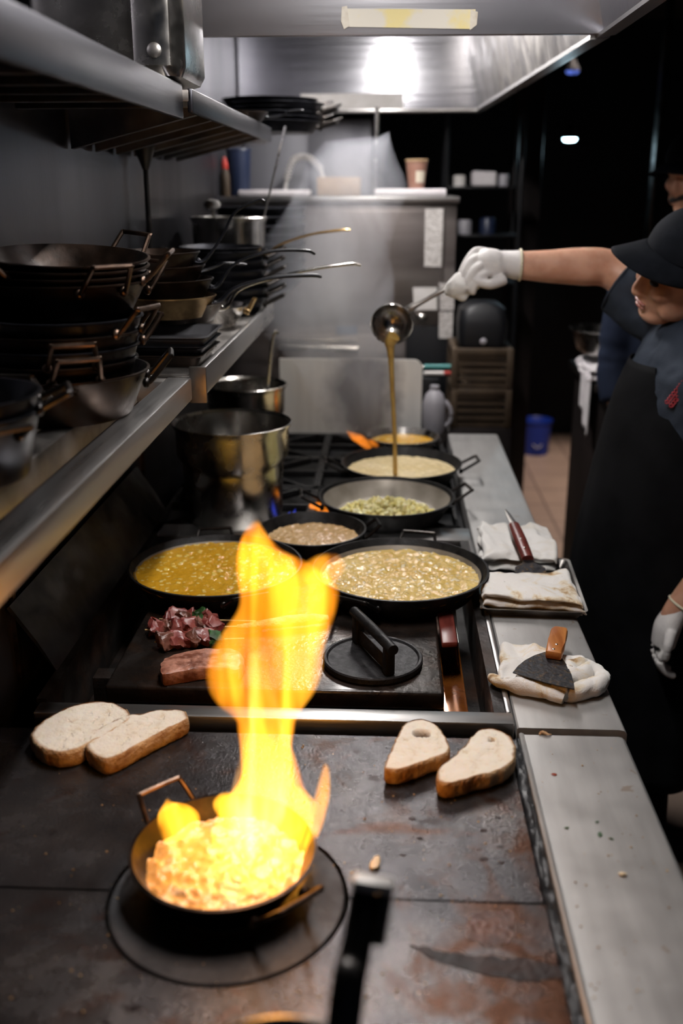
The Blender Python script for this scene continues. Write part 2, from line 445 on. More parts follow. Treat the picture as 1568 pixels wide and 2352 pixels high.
# ------------------------------------------------------------ pans
def pan_profile(r, h, rb, lip=.004, th=.0025):
    return [(0, 0), (rb * .97, 0), (rb, .004), (r, h), (r + lip, h + .0015), (r + lip, h + .0035), (r, h + .004), (r - th, h), (rb - th, th + .004), (rb * .95, th), (0, th)]
def loop_handle(r, h, a, w=.075, d=.038, rise=.02, wire=.0042, drop=.016):
    """bent-wire loop on the rim at angle a"""
    bm = NB()
    P = [(r * .99, -w / 2, h - drop), (r + .006, -w / 2, h - drop + .004), (r + d, -w * .42, h + rise), (r + d + .003, -w * .36, h + rise + .002),
         (r + d + .003, w * .36, h + rise + .002), (r + d, w * .42, h + rise), (r + .006, w / 2, h - drop + .004), (r * .99, w / 2, h - drop)]
    tube(bm, P, wire, 8, 4)
    for s in (-1, 1): ellipsoid(bm, (r * .985, s * w / 2, h - drop), (.006, .008, .008), u=10, v=8)
    bmesh.ops.rotate(bm, verts=bm.verts, cent=(0, 0, 0), matrix=Matrix.Rotation(a, 3, 'Z'))
    return bm
def paella(name, label, loc, r, h, rb, mat='iron', hmat='wire_black', angles=(0, PI), group=None, rot=(0, 0, 0), cat='pan', w=.075, d=.038, rise=.02, wire=.0042, seg=64):
    t = thing(name, label, cat, loc, rot, group)
    obj('pan_body', lathe(NB(), pan_profile(r, h, rb), seg), mat, t)
    for a in angles: obj('loop_handle', loop_handle(r, h, a, w, d, rise, wire), hmat, t)
    return t
def skillet(name, label, loc, r, h, rb, ang, hlen, hrise, mat='carbon', hmat='carbon_blue', rot=(0, 0, 0), group=None, arch=.02, hw=.011, cat='frying pan', tilt_end=0.):
    t = thing(name, label, cat, loc, rot, group)
    obj('pan_body', lathe(NB(), pan_profile(r, h, rb, .002), 56), mat, t)
    bm = NB()
    P = [(r - .012, 0, h * .55), (r + .012, 0, h * .62), (r + .05, 0, h * .8 + hrise * .30 + arch), (r + hlen * .55, 0, h + hrise * .66 + arch), (r + hlen * .9, 0, h + hrise * .97 + arch * .4), (r + hlen, 0, h + hrise + tilt_end)]
    tube(bm, P, [hw * 1.7, hw * 1.2, hw * .8, hw * .9, hw * 1.05, hw * .8], 10, 6, .42)
    for s in (-1, 1): ellipsoid(bm, (r - .003, s * hw * .9, h * .6), (.006, .005, .005), u=10, v=8)
    bmesh.ops.rotate(bm, verts=bm.verts, cent=(0, 0, 0), matrix=Matrix.Rotation(ang, 3, 'Z'))
    obj('handle', bm, hmat, t)
    return t
# ------------------------------------------------------------ setting
struct('floor', bx(-.75, 2.2, -1.2, 7.2, -.05, 0), 'floor_tile', smooth=False)
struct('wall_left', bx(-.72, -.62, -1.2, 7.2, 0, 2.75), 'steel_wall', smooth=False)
struct('wall_back', bx(-.72, 2.2, 7.1, 7.2, 0, 2.75), 'black_wall', smooth=False)
struct('wall_right', bx(1.95, 2.05, -1.2, 7.1, 0, 2.75), 'black_wall', smooth=False)
struct('ceiling', bx(-.72, 2.2, -1.2, 7.2, 2.72, 2.8), 'ceiling_dark', smooth=False)
struct('trim_1', bx(.575, .715, 5.0, 5.14, 0, 2.72, .006), 'post_brown')
struct('trim_2', bx(1.125, 1.150, 4.55, 4.62, 0, 2.72, .004), 'steel_dark')
# stainless strips over the joints of the wall cladding
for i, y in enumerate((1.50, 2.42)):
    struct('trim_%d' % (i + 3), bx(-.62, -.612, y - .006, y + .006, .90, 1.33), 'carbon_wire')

# ------------------------------------------------------------ griddle in front
g = thing('griddle', 'black steel flat top griddle with a round iron ring and stainless side ledge', 'griddle', (0, 0, 0))
obj('griddle_body', bx(-.60, .36, .12, 1.362, 0, .872), 'steel_dark', g)
RC = Vector((-.180, .975, .9)); RR = .139
def plate_with_arc(y0, y1, upper):
    """rectangular hot plate with a half-round cut for the ring"""
    bm = NB(); yj = .9785; pts = []
    r = RR + .0038
    if upper:
        pts = [(-.60, yj + .0018), (RC.x - r, yj + .0018)] + [(RC.x + r * math.cos(a), RC.y + r * math.sin(a)) for a in [PI - PI * k / 40 for k in range(1, 40)]] + [(RC.x + r, yj + .0018), (.192, yj + .0018), (.192, y1), (-.60, y1)]
    else:
        pts = [(-.60, y0), (.196, y0), (.194, yj - .0018), (RC.x + r, yj - .0018)] + [(RC.x + r * math.cos(a), RC.y + r * math.sin(a)) for a in [-PI * k / 40 for k in range(1, 40)]] + [(RC.x - r, yj - .0018), (-.60, yj - .0018)]
    prism(bm, pts, .872, .9, 0)
    return bm
obj('hot_plate', plate_with_arc(.979, 1.345, True), 'griddle', g, smooth=False)
obj('hot_plate', plate_with_arc(.14, .978, False), 'griddle_near', g, smooth=False)
obj('griddle_ring', lathe(NB(), [(.060, .872), (.060, .8985), (.0625, .9), (RR - .002, .9), (RR, .898), (RR, .872)], 96), 'ring_iron', g, (RC.x, RC.y, 0))
obj('ring_plug', lathe(NB(), [(0, .899), (.057, .899), (.0585, .897), (.0585, .872)], 64), 'ring_iron', g, (RC.x, RC.y, 0))
def smear(name, px, mat, h=.0008, seed=0):
    pts = [PZ(x, y, .9) for x, y in px]; out = []
    for i in range(len(pts)):
        a, b = pts[i], pts[(i + 1) % len(pts)]
        for k in range(6):
            p = a.lerp(b, k / 6); q = noise.noise_vector(p * 70 + Vector((seed, 0, 0))) * .006; out.append((p.x + q.x, p.y + q.y))
    bm = NB(); prism(bm, out, .8999, .9 + h); return obj(name, bm, mat, g, smooth=False)
smear('burnt_streak', [(930, 2172), (985, 2178), (1050, 2190), (1130, 2196), (1210, 2206), (1285, 2216), (1292, 2246), (1200, 2252), (1110, 2240), (1030, 2216), (965, 2192)], 'burnt_oil', .0007, 1)
smear('oil_patch', [(1072, 2098), (1120, 2090), (1178, 2092), (1182, 2130), (1172, 2165), (1110, 2172), (1070, 2150)], 'amber_oil', .0005, 5)
for x, y, q in ((1110, 1908, .0042), (1110, 1973, .0050), (1152, 1982, .0034), (1148, 1944, .0030), (1142, 1880, .0030), (964, 1926, .0032), (946, 1881, .0036), (926, 1965, .0028)):
    bm = NB(); p = PZ(x, y, .9); ellipsoid(bm, (p.x, p.y, .9), (q * 1.3, q, .0007), u=16, v=6); jitter(bm, .0012, 200, x, ); obj('grease_spot', bm, 'burnt_oil', g)
# greasy channel between plate and ledge
bm = NB()
N = 130
rows = []
for i in range(N + 1):
    y = .14 + (1.352 - .14) * i / N
    rows.append([Vector((.194 + k * .0028, y, .8985 + (.0045 * noise.noise(Vector((k * .9, y * 75, 1))) - .0015) + (-.002 if k in (0, 6) else .0012))) for k in range(7)])
loft(bm, rows, False, False, closed=False)
obj('grease_channel', bm, 'grease', g)
bm = NB()
prof = [(.2095, .885), (.2095, .9035), (.2125, .9055), (.2160, .9045), (.2175, .902), (.360, .902), (.3665, .9005), (.371, .896), (.3725, .889), (.3725, .66), (.355, .66), (.355, .885)]
loft(bm, [[Vector((x, y, z)) for x, z in prof] for y in (.05, 1.357)])
obj('side_ledge', bm, 'ledge', g, ang=30)

# ------------------------------------------------------------ grill station behind it: sunken pit in a stainless frame
s = thing('grill_station', 'sunken grill station in a stainless frame behind the griddle with a thick black plate', 'grill', (0, 0, 0))
bm = NB()
box(bm, -.555, .2065, 1.382, 1.418, .876, .9065, .0035)
obj('front_rail', bm, 'steel_x', s)
bm = NB()
box(bm, .1965, .2065, 1.4185, 2.235, .8, .9065, .0025)
obj('side_rail', bm, 'steel', s)
bm = NB()   # pit walls and floor
box(bm, -.56, .1965, 1.42, 2.24, .77, .79)
box(bm, .178, .196, 1.42, 2.24, .79, .9035)
box(bm, -.562, -.545, 1.42, 2.24, .79, .91)
box(bm, -.545, .178, 1.4183, 1.422, .79, .9)
obj('pit', bm, 'pit_dark', s, smooth=False)
obj('drip_tray', bx(.098, .150, 1.425, 2.2, .826, .832, .002), 'tray_orange', s)
bm = NB()
box(bm, -.47, .103, 1.488, 2.215, .866, .8995, .006, 3)
obj('grill_plate', bm, 'plate_iron', s)
for y in (1.6, 2.05): obj('plate_support', bx(-.52, .094, y - .02, y + .02, .79, .8655, .003), 'pit_dark', s)
# sloped stainless splash flange along the wall
bm = NB()
prof = [(-.615, 1.045), (-.575, .985), (-.545, .935), (-.542, .935), (-.570, .988), (-.610, 1.05)]
loft(bm, [[Vector((x, y, z)) for x, z in prof] for y in (1.47, 2.33)])
obj('splash_flange', bm, 'steel_dark', s)
bm = NB()
box(bm, -.55, .2065, 2.232, 2.322, .86, .9055, .004)
obj('back_rail', bm, 'steel_x', s)
obj('station_body', bx(-.60, .2065, 1.385, 2.325, .06, .768), 'steel_dark', s)

# stainless shelf running along the front of grill and range
bm = NB()
prof = [(.2095, .86), (.2095, .901), (.212, .9035), (.366, .9035), (.374, .9015), (.378, .896), (.378, .862), (.370, .858), (.362, .862)]
loft(bm, [[Vector((x, y, z)) for x, z in prof] for y in (1.375, 3.31)])
o = obj('plate_ledge', bm, 'ledge', ang=30)
tag(o, 'long stainless plate ledge carrying the folded towels, running along the grill and range', 'ledge')

# ------------------------------------------------------------ open burner range
r = thing('gas_range', 'open burner gas range with black iron grates behind the grill station', 'stove', (0, 0, 0))
obj('range_body', bx(-.60, .2065, 2.327, 3.32, .06, .845), 'steel_dark', r)
obj('burner_tray', bx(-.59, .2065, 2.327, 3.31, .8455, .853), 'plastic_black', r)
for gx in (-.385, -.005):
    for gy in (2.50, 2.83, 3.15):
        bm = NB()
        hx, hy = .185, .152
        for (a, b) in (((-hx, -hy), (hx, -hy)), ((-hx, hy), (hx, hy)), ((-hx, -hy), (-hx, hy)), ((hx, -hy), (hx, hy))):
            x0, x1 = min(a[0], b[0]) - .006, max(a[0], b[0]) + .006; y0, y1 = min(a[1], b[1]) - .006, max(a[1], b[1]) + .006
            box(bm, gx + x0, gx + x1, gy + y0, gy + y1, .886, .902, .003)
        for k in range(8):
            a = k * PI / 4
            L = min(hx / max(abs(math.cos(a)), 1e-6), hy / max(abs(math.sin(a)), 1e-6))
            m = Matrix.Translation((gx, gy, 0)) @ Matrix.Rotation(a, 4, 'Z')
            box(bm, .045, L, -.0055, .0055, .884, .904, .002, mtx=m)
        for sx in (-1, 1):
            for sy in (-1, 1): box(bm, gx + sx * hx - .006, gx + sx * hx + .006, gy + sy * hy - .006, gy + sy * hy + .006, .853, .89)
        obj('grate', bm, 'iron_grate', r)
        bm = NB()
        lathe(bm, [(0, .853), (.055, .853), (.055, .868), (.045, .873), (.042, .878), (0, .880)], 32, Matrix.Translation((gx, gy, 0)))
        obj('burner', bm, 'iron', r)

# ------------------------------------------------------------ flames of the burners
def flame_vol(name, col, strength, edge=None, scale=30, zs=.22, lo=.35, hi=.75, dark=.25, bright=1.0):
    m, nt, out = new_mat(name)
    v = coords(nt, (1, 1, zs))
    n = noise_tex(nt, v, scale, 3, .55, .8)
    st = ramp(nt, n, [(lo, dark), (hi, bright)])
    e = nt.nodes.new('ShaderNodeEmission')
    if edge: nt.links.new(ramp(nt, n, [(lo, edge), (hi, col)]), e.inputs['Color'])
    else: e.inputs['Color'].default_value = rgba(col)
    nt.links.new(math_(nt, 'MULTIPLY', st, strength), e.inputs['Strength'])
    nt.links.new(e.outputs[0], out.inputs['Volume'])
    m.cycles.volume_step_rate = .22
    try: m.volume_intersection_method = 'FAST'
    except Exception: pass
    return m
flame_vol('gas_blue', (.06, .10, 1.0), 45)
flame_vol('gas_orange', (1.0, .26, .02), 70)
def gas_tongue(parts, seed):
    bm = NB()
    for (p, q, w) in parts:
        p = Vector(p); q = Vector(q)
        tube(bm, [p, p.lerp(q, .35) + Vector((0, 0, .004)), p.lerp(q, .7), q], [w * .6, w, w * .75, w * .15], 10, 5)
    jitter(bm, .004, 40, seed)
    return bm
def gas(name, label, mat, parts, seed):
    o = obj(name, gas_tongue(parts, seed), mat); tag(o, label, 'flame'); return o
gas('gas_flame', 'blue gas flames licking out under the tall steel pot', 'gas_blue',
    [((-.31, 2.29 + .06, .895), (-.305, 2.33, .925), .008), ((-.290, 2.35, .895), (-.285, 2.34, .925), .009), ((-.255, 2.36, .89), (-.235, 2.345, .935), .010), ((-.232, 2.37, .89), (-.222, 2.35, .94), .008)], 1)
gas('gas_flame', 'orange gas flame curling up beside the pan of chopped leeks', 'gas_orange',
    [((-.195, 2.47, .905), (-.150, 2.41, .922), .011), ((-.175, 2.45, .905), (-.140, 2.40, .915), .010)], 2)
gas('gas_flame', 'row of small orange gas flames under the pan of chopped leeks', 'gas_orange',
    [((-.030, 2.36, .905), (-.005, 2.355, .915), .008), ((.030, 2.36, .905), (.030, 2.355, .915), .006), ((.062, 2.36, .905), (.085, 2.355, .917), .009), ((.04, 2.36, .905), (.062, 2.35, .916), .007)], 3)
p0, p1, p2 = PY(868, 1026, 2.93), PY(835, 1018, 2.93), PY(795, 990, 2.93)
gas('gas_flame', 'orange flame leaping up between the rear soup pans', 'gas_orange', [(p0, p1 + (p2 - p1) * .3, .010), (PY(850, 1030, 2.92), p2, .016)], 4)
# ------------------------------------------------------------ flaming pan
t = thing('flambe_pan', 'small two handled carbon steel pan with fire leaping from it on the griddle ring', 'pan', (-.187, 1.002, .9002), (0, 0, R(-38)))
PR_ = .1085; PH = .044
obj('pan_body', lathe(NB(), pan_profile(PR_, PH, .086), 72), 'carbon', t)
for a in (R(172), R(-8)): obj('loop_handle', loop_handle(PR_, PH, a, .072, .034, .014, .0036), 'carbon_wire', t)
PC = Vector((-.187, 1.002, .9))
def rice_h(x, y):
    d = math.hypot(x, y)
    return .006 * noise.noise(Vector((x * 48, y * 48, 3))) + .004 * noise.noise(Vector((x * 110, y * 110, 1))) + .006 * (1 - d / .1)
o = obj('sizzling_seafood', disc(NB(), .097, .024, 34, 110, rice_h), 'rice_broth', loc=PC)
tag(o, 'bubbling pale orange seafood sizzling inside the flaming pan', 'food', kind='stuff')

# flame: lofted tongues of burning vapour, real thickness
flame_vol('fire', (1.0, .42, .026), 32, (1.0, .25, .005), 44, .11, .36, .70, .36, 2.3)
flame_vol('fire_low', (1.0, .60, .22), 27, (1.0, .32, .02), 46, .16, .38, .70, .10, 2.4)
flame_vol('fire_base', (1.0, .46, .06), 9, (1.0, .26, .01), 46, .3, .34, .70, .30, 1.8)
flame_vol('fire_tongue', (1.0, .44, .03), 95, (1.0, .34, .010), 40, .2, .34, .72, .5, 1.9)
fl = thing('flame', 'tall orange and yellow flame rising from the small pan on the griddle', 'flame', (PC.x, PC.y, .925))
def tongue(rows, y0, depth, mat, seed, amp=.006, lean=0.0):
    rings = []
    nrow = len(rows)
    for i, (py, xl, xr) in enumerate(rows):
        y = y0 + lean * (rows[0][0] - py) / max(1, rows[0][0] - rows[-1][0])
        a = PY(xl, py, y); b = PY(xr, py, y)
        c = (a + b) / 2; hw = (b.x - a.x) / 2
        dp = depth(i / (nrow - 1), hw) if callable(depth) else hw * depth
        rings.append((c, hw, dp))
    cs = catmull([q[0] for q in rings], 4); hw = catmull([(q[1], q[2], 0) for q in rings], 4)
    bm = NB(); n = 36; RGS = []
    for c, h in zip(cs, hw):
        RGS.append([Vector((c.x + max(h.x, .0015) * math.cos(2 * PI * k / n), c.y + max(h.y, .0015) * math.sin(2 * PI * k / n), c.z)) for k in range(n)])
    loft(bm, RGS)
    for v in bm.verts:
        q = Vector((v.co.x * 22, v.co.y * 22, v.co.z * 11)) + Vector((seed, seed, 0))
        d = noise.noise_vector(q)
        v.co += Vector((d.x, d.y, d.z * .3)) * amp
    bmesh.ops.translate(bm, verts=bm.verts, vec=-Vector(fl.location))
    return obj('flame_tongue', bm, mat, fl)
col = [(1222, 566, 592), (1238, 557, 604), (1262, 551, 626), (1290, 548, 660), (1318, 546, 735), (1345, 546, 778), (1385, 547, 781), (1420, 533, 772), (1460, 505, 759), (1500, 482, 748), (1540, 473, 740), (1580, 480, 723),
       (1612, 502, 702), (1645, 540, 684), (1685, 545, 678), (1725, 548, 672), (1765, 552, 684), (1805, 545, 692), (1845, 520, 705), (1885, 500, 712), (1925, 490, 712), (1955, 520, 700)]
tongue(col[::-1], 1.005, lambda f, hw: .034 + .012 * math.sin(f * 9) if f > .15 else .05, 'fire', 3.1, .0055, .02)
tongue([(1340, 700, 770), (1318, 690, 786), (1298, 700, 790), (1284, 722, 784), (1276, 745, 772)], 1.02, .6, 'fire', 5.3, .005)
# brighter inner stream feeding the column
tongue([(1970, 535, 590), (1945, 525, 605), (1900, 515, 650), (1850, 525, 660), (1800, 545, 665), (1740, 560, 660), (1680, 562, 655), (1600, 560, 640), (1500, 575, 640)], .99, lambda f, hw: .020 * (1 - .6 * f), 'fire_low', 9.2, .009)
tongue([(1985, 345, 430), (1940, 352, 440), (1905, 358, 456), (1878, 362, 459), (1862, 366, 440), (1848, 374, 402), (1834, 381, 388)], 1.06, .75, 'fire_tongue', 1.7, .004)
tongue([(1985, 690, 722), (1940, 698, 722), (1900, 706, 738), (1865, 714, 748), (1830, 722, 756), (1795, 731, 758), (1772, 738, 757), (1756, 744, 752)], 1.03, 1.1, 'fire_tongue', 2.4, .004)
tongue([(1990, 590, 722), (1940, 600, 722), (1890, 620, 722), (1850, 640, 735), (1825, 655, 715), (1805, 665, 690)], 1.05, .35, 'fire_tongue', 6.4, .006)
tongue([(1890, 510, 590), (1862, 488, 575), (1842, 485, 560), (1825, 500, 548)], 1.03, .5, 'fire_tongue', 7.7, .004)
tongue([(2040, 395, 690), (1995, 360, 715), (1955, 352, 716)], 1.0, lambda f, hw: .06, 'fire_base', 8.8, .010)

# ------------------------------------------------------------ bread
def smooth_closed(pts, n=5):
    P = [Vector((p[0], p[1], 0)) for p in pts]; out = []
    L = len(P)
    for i in range(L):
        p0, p1, p2, p3 = P[i - 1], P[i], P[(i + 1) % L], P[(i + 2) % L]
        for k in range(n):
            t = k / n
            out.append(.5 * ((2 * p1) + (p2 - p0) * t + (2 * p0 - 5 * p1 + 4 * p2 - p3) * t * t + (3 * p1 - p0 - 3 * p2 + p3) * t ** 3))
    return out
def bread(label, px, zt, seed, hole=None, thick=.027):
    pts = [PZ(x, y, zt) for x, y in px]
    cen = sum(pts, Vector()) / len(pts)
    t = thing('bread_slice', label, 'bread', (cen.x, cen.y, zt - thick), group='bread slices on the griddle')
    out = smooth_closed([(p.x - cen.x, p.y - cen.y) for p in pts], 7)
    n = len(out)
    out = [p + noise.noise_vector(p * 90 + Vector((seed, 0, 0))) * .0018 for p in out]
    for p in out: p.z = 0
    hx = None
    if hole: h = PZ(hole[0], hole[1], zt); hx = (h.x - cen.x, h.y - cen.y, hole[2])
    # top crumb: rings shrinking to the centre
    bm = NB(); lay = bm.verts.layers.float_color.new('edge'); K = 22; rings = []
    for k in range(K):
        q = 1 - k / K; ring = []
        for p in out:
            z = thick - (.0015 if k == 0 else 0) + .0014 * noise.noise(Vector((p.x * q * 55 + seed, p.y * q * 55, 2))) + .0007 * noise.noise(Vector((p.x * q * 160 + seed, p.y * q * 160, 2)))
            hv = 0
            if hx:
                dx, dy = p.x * q - hx[0], p.y * q - hx[1]
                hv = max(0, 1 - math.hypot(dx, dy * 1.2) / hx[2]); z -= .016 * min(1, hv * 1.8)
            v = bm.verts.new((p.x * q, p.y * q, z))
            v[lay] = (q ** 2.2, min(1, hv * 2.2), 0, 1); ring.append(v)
        rings.append(ring)
    for a, b in zip(rings, rings[1:]):
        for k in range(n): bm.faces.new((a[k], a[(k + 1) % n], b[(k + 1) % n], b[k]))
    bm.faces.new(rings[-1])
    obj('crumb', bm, 'crumb', t, ang=70)
    bm = NB(); RG = []
    for k, (zz, ex) in enumerate([(thick + .0004, -.0012), (thick - .001, .0006), (thick * .75, .0016), (thick * .5, .0018), (thick * .25, .0010), (.001, -.0008), (0, -.003)]):
        RG.append([Vector((p.x, p.y, zz)) + Vector((p.x, p.y, 0)).normalized() * (ex + .0012 * noise.noise(Vector((p.x * 120, p.y * 120, zz * 150 + seed)))) for p in out])
    loft(bm, RG, False, True)
    obj('crust', bm, 'crust', t, ang=70)
    return t
bread('white bread slice with golden crust, partly behind another slice at the left of the griddle', [(72, 1690), (84, 1668), (110, 1648), (150, 1627), (200, 1613), (245, 1611), (282, 1624), (298, 1643), (285, 1661), (250, 1682), (205, 1706), (165, 1723), (128, 1727), (92, 1716)], .9285, 1)
bread('long white bread slice with thick floury crust, overlapping the slice beside it near the flame', [(198, 1712), (205, 1694), (224, 1676), (262, 1655), (302, 1641), (330, 1639), (352, 1632), (385, 1629), (416, 1630), (430, 1640), (428, 1652), (395, 1668), (345, 1694), (298, 1720), (262, 1738), (240, 1742), (212, 1731)], .9285, 2.3)
bread('toasted bread slice with a hole in its crumb on the far side of the griddle', [(884, 1762), (890, 1740), (907, 1704), (922, 1672), (940, 1656), (968, 1651), (992, 1659), (1014, 1678), (1028, 1704), (1032, 1722), (1014, 1734), (985, 1745), (945, 1758), (908, 1767)], .9275, 4.1, (968, 1684, .0145), .025)
bread('toasted bread slice beside the steel ledge, leaning on the slice with the hole', [(1004, 1787), (1010, 1762), (1040, 1738), (1068, 1710), (1092, 1682), (1113, 1672), (1146, 1676), (1172, 1692), (1182, 1716), (1180, 1742), (1160, 1762), (1130, 1774), (1090, 1784), (1050, 1795), (1020, 1797)], .9275, 6.2, (1128, 1699, .0055), .025)

# ------------------------------------------------------------ small bits on griddle and ledge
bm = NB(); prism(bm, [tuple((PZ(x, y, .9) - PZ(861, 1988, .9))[:2]) for x, y in [(848, 1993), (852, 1983), (862, 1975), (866, 1970), (872, 1973), (873, 1986), (868, 1998), (858, 2002), (850, 2000)]], 0, .005, .0015)
tag(obj('garlic_slice', bm, 'garlic', loc=PZ(861, 1988, .9003)), 'small pale garlic slice lying on the griddle beside the round ring', 'garlic')
for i, (x, y, sz, lab) in enumerate([(1301, 1902, .0035, 'tiny green parsley flake on the steel ledge, the one nearest the griddle channel'), (1377, 1917, .0055, 'biggest green parsley flake on the steel ledge'),
                                     (1404, 1927, .003, 'tiny green parsley flake just beside the biggest flake on the ledge'), (1371, 1888, .0035, 'small green parsley flake just beyond the biggest flake on the ledge')]):
    bm = NB(); ellipsoid(bm, (0, 0, .0006), (sz, sz * .55, .0007), u=10, v=6); jitter(bm, .001, 300, i)
    tag(obj('parsley_flake', bm, 'herb', loc=PZ(x, y, .9024), rot=(0, 0, i * 1.3)), lab, 'herb', 'parsley flakes on the ledge')
bm = NB(); ellipsoid(bm, (0, 0, .0018), (.005, .0035, .0022), u=10, v=8); jitter(bm, .0012, 300, 4)
tag(obj('garlic_crumb', bm, 'garlic', loc=PZ(1430, 2010, .9022)), 'pale chopped garlic crumb alone on the near part of the steel ledge', 'garlic')
bm = NB(); ellipsoid(bm, (0, 0, .0004), (.0042, .0036, .0006), u=14, v=6)
tag(obj('sauce_drop', bm, 'sauce', loc=PZ(1272, 1779, .9022)), 'round red sauce drop on the steel ledge near the bread', 'sauce')
bm = NB(); tube(bm, [(-.008, 0, .001), (-.003, .003, .004), (.004, -.001, .003), (.010, .002, .0015)], [.002, .0035, .003, .001], 8, 4, .6); jitter(bm, .0015, 200, 2)
tag(obj('crust_flake', bm, 'crust', loc=PZ(1250, 1689, .9023)), 'brown crust flake at the far end of the near steel ledge', 'crumb')
random.seed(3)
bm = NB()
for k in range(230):
    if k < 150: px, py, z = random.uniform(20, 1210), random.uniform(1690, 2330), .9003
    else: px, py, z = random.uniform(1230, 1540), random.uniform(1700, 2330), .9023
    p = PZ(px, py, z)
    if z < .901 and (p.x > .188 or (Vector((p.x, p.y)) - Vector((PC.x, PC.y))).length < .115): continue
    if z > .901 and not (.222 < p.x < .355): continue
    q = random.choice([.0006, .0008, .001, .0016])
    ellipsoid(bm, (p.x, p.y, z + q * .4), (q, q * random.uniform(.5, 1), q * .6), u=6, v=4)
tag(obj('bread_crumbs', bm, 'crumb_bits'), 'fine crumbs scattered over the griddle and the steel ledge', 'crumbs', kind='stuff')

# ------------------------------------------------------------ pans on the grill plate and range
def soup(name, label, mat, c, r, z, amp, seed, cat='soup', kind='stuff'):
    f = lambda x, y: amp * noise.noise(Vector((x * 70 + seed, y * 70, 1))) + amp * .5 * noise.noise(Vector((x * 160 + seed, y * 160, 1)))
    o = obj(name, disc(NB(), r, 0, 34, 120, f), mat, loc=(c[0], c[1], z))
    return tag(o, label, cat, kind=kind)
PZ0 = .9003
paella('paella_pan', 'wide black paella pan of bubbling creamy soup on the grill plate beside the towel tray', (.033, 1.925, PZ0), .178, .050, .150, angles=(R(-118), R(78)), w=.085, d=.030, rise=.006, wire=.0038)
obj('pan_lining', lathe(NB(), [(.1445, .008), (.1665, .041)], 72), 'pan_inside', bpy.data.objects['paella_pan'])
soup('bean_soup', 'bubbling creamy yellow soup in the wide pan beside the towel tray', 'soup_cream', (.033, 1.925), .168, PZ0 + .033, .0045, 1)
paella('paella_pan', 'wide black paella pan of golden saffron soup on the wall side of the grill plate', (-.352, 1.930, PZ0), .177, .050, .150, angles=(R(100), R(-62)), w=.085, d=.030, rise=.006, wire=.0038)
obj('pan_lining', lathe(NB(), [(.1445, .008), (.1665, .043)], 72), 'pan_inside', bpy.data.objects['paella_pan.001'])
soup('saffron_soup', 'golden saffron soup with pale bits in the wide pan on the wall side', 'soup_saffron', (-.352, 1.930), .172, PZ0 + .040, .003, 5)
paella('saute_pan', 'smaller black pan of brown broth standing behind the two wide pans', (-.166, 2.170, PZ0 + .0025), .119, .046, .098, angles=(R(10),), w=.06, d=.03, rise=.008)
soup('brown_broth', 'brown broth with bubbles in the smaller pan behind the two wide pans', 'soup_brown', (-.166, 2.170), .108, PZ0 + .028, .003, 9)
RZ = .9042
paella('paella_pan', 'black paella pan of chopped leeks on the nearest row of range burners', (.003, 2.412, RZ), .168, .052, .140, mat='iron', angles=(R(14), R(186)), w=.07, d=.045, rise=.010)
obj_in = obj('pan_lining', lathe(NB(), [(0, .0078), (.128, .0078), (.1345, .0100), (.1605, .0490)], 64), 'pan_inside', bpy.data.objects['paella_pan.002'])
bm = NB(); random.seed(11)
for k in range(560):
    a = random.uniform(0, 2 * PI); q = math.sqrt(random.random()) * .108
    hgt = max(0, .040 * (1 - (q / .115) ** 2)) * random.random()
    sz = random.uniform(.005, .0095)
    m = Matrix.Translation((q * math.cos(a) * 1.12, q * math.sin(a) * .9 - .02, .008 + hgt)) @ Euler((random.random() * 3, random.random() * 3, random.random() * 3)).to_matrix().to_4x4()
    box(bm, -sz, sz, -sz * .7, sz * .7, -sz * .45, sz * .45, sz * .2, 1, m)
o = obj('chopped_leeks', bm, 'leek', loc=(.003, 2.412, RZ)); tag(o, 'heap of chopped pale green leeks frying in the middle range pan', 'vegetables', kind='stuff')
paella('paella_pan', 'black paella pan receiving broth from the ladle on the middle burner row', (.044, 2.742, RZ), .168, .050, .140, angles=(R(4), R(186)), w=.07, d=.045, rise=.010)
soup('pale_soup', 'pale creamy soup in the pan under the pouring ladle', 'soup_pale', (.044, 2.742), .156, RZ + .030, .002, 13)
paella('saute_pan', 'rear steel pan of orange broth at the end of the range, half hidden in steam', (.052, 3.085, RZ), .112, .044, .09, mat='steel_pot', angles=(R(0), R(180)), hmat='wire_black', w=.06, d=.03)
soup('orange_broth', 'orange broth in the rear steel pan at the end of the range', 'soup_saffron', (.052, 3.085), .104, RZ + .028, .002, 17)

# ------------------------------------------------------------ burger press
bp = thing('burger_press', 'round black cast iron press with an upright handle on the grill plate', 'press', (-.018, 1.592, .8997), (0, 0, 0))
obj('press_plate', lathe(NB(), [(0, 0), (.084, 0), (.088, .004), (.088, .012), (.086, .0145), (.082, .0145), (.079, .011), (0, .0105)], 80), 'press_iron', bp)
A = PZ(822, 1474, .911) - Vector(bp.location); B = PZ(893, 1549, .911) - Vector(bp.location)
A.z = B.z = .0105
d = (B - A); L = d.length; ang = math.atan2(d.y, d.x)
m = Matrix.Translation((A + B) / 2) @ Matrix.Rotation(ang, 4, 'Z')
for sx in (-1, 1): obj('handle_post', bx(sx * L / 2 - .011, sx * L / 2 + .007 if sx > 0 else sx * L / 2 + .011, -.009, .009, 0, .052, .004, mtx=m), 'iron', bp)
bm = NB(); tube(bm, [m @ Vector((-L / 2 - .020, 0, .053)), m @ Vector((0, 0, .0545)), m @ Vector((L / 2 + .016, 0, .053))], [.0095, .010, .0095], 14, 5)
obj('grip_bar', bm, 'iron', bp)
bm = NB(); box(bm, -L / 2 + .006, L / 2 - .006, -.0016, .0016, .002, .030, .001, mtx=m)
obj('name_plate', bm, 'ring_iron', bp)

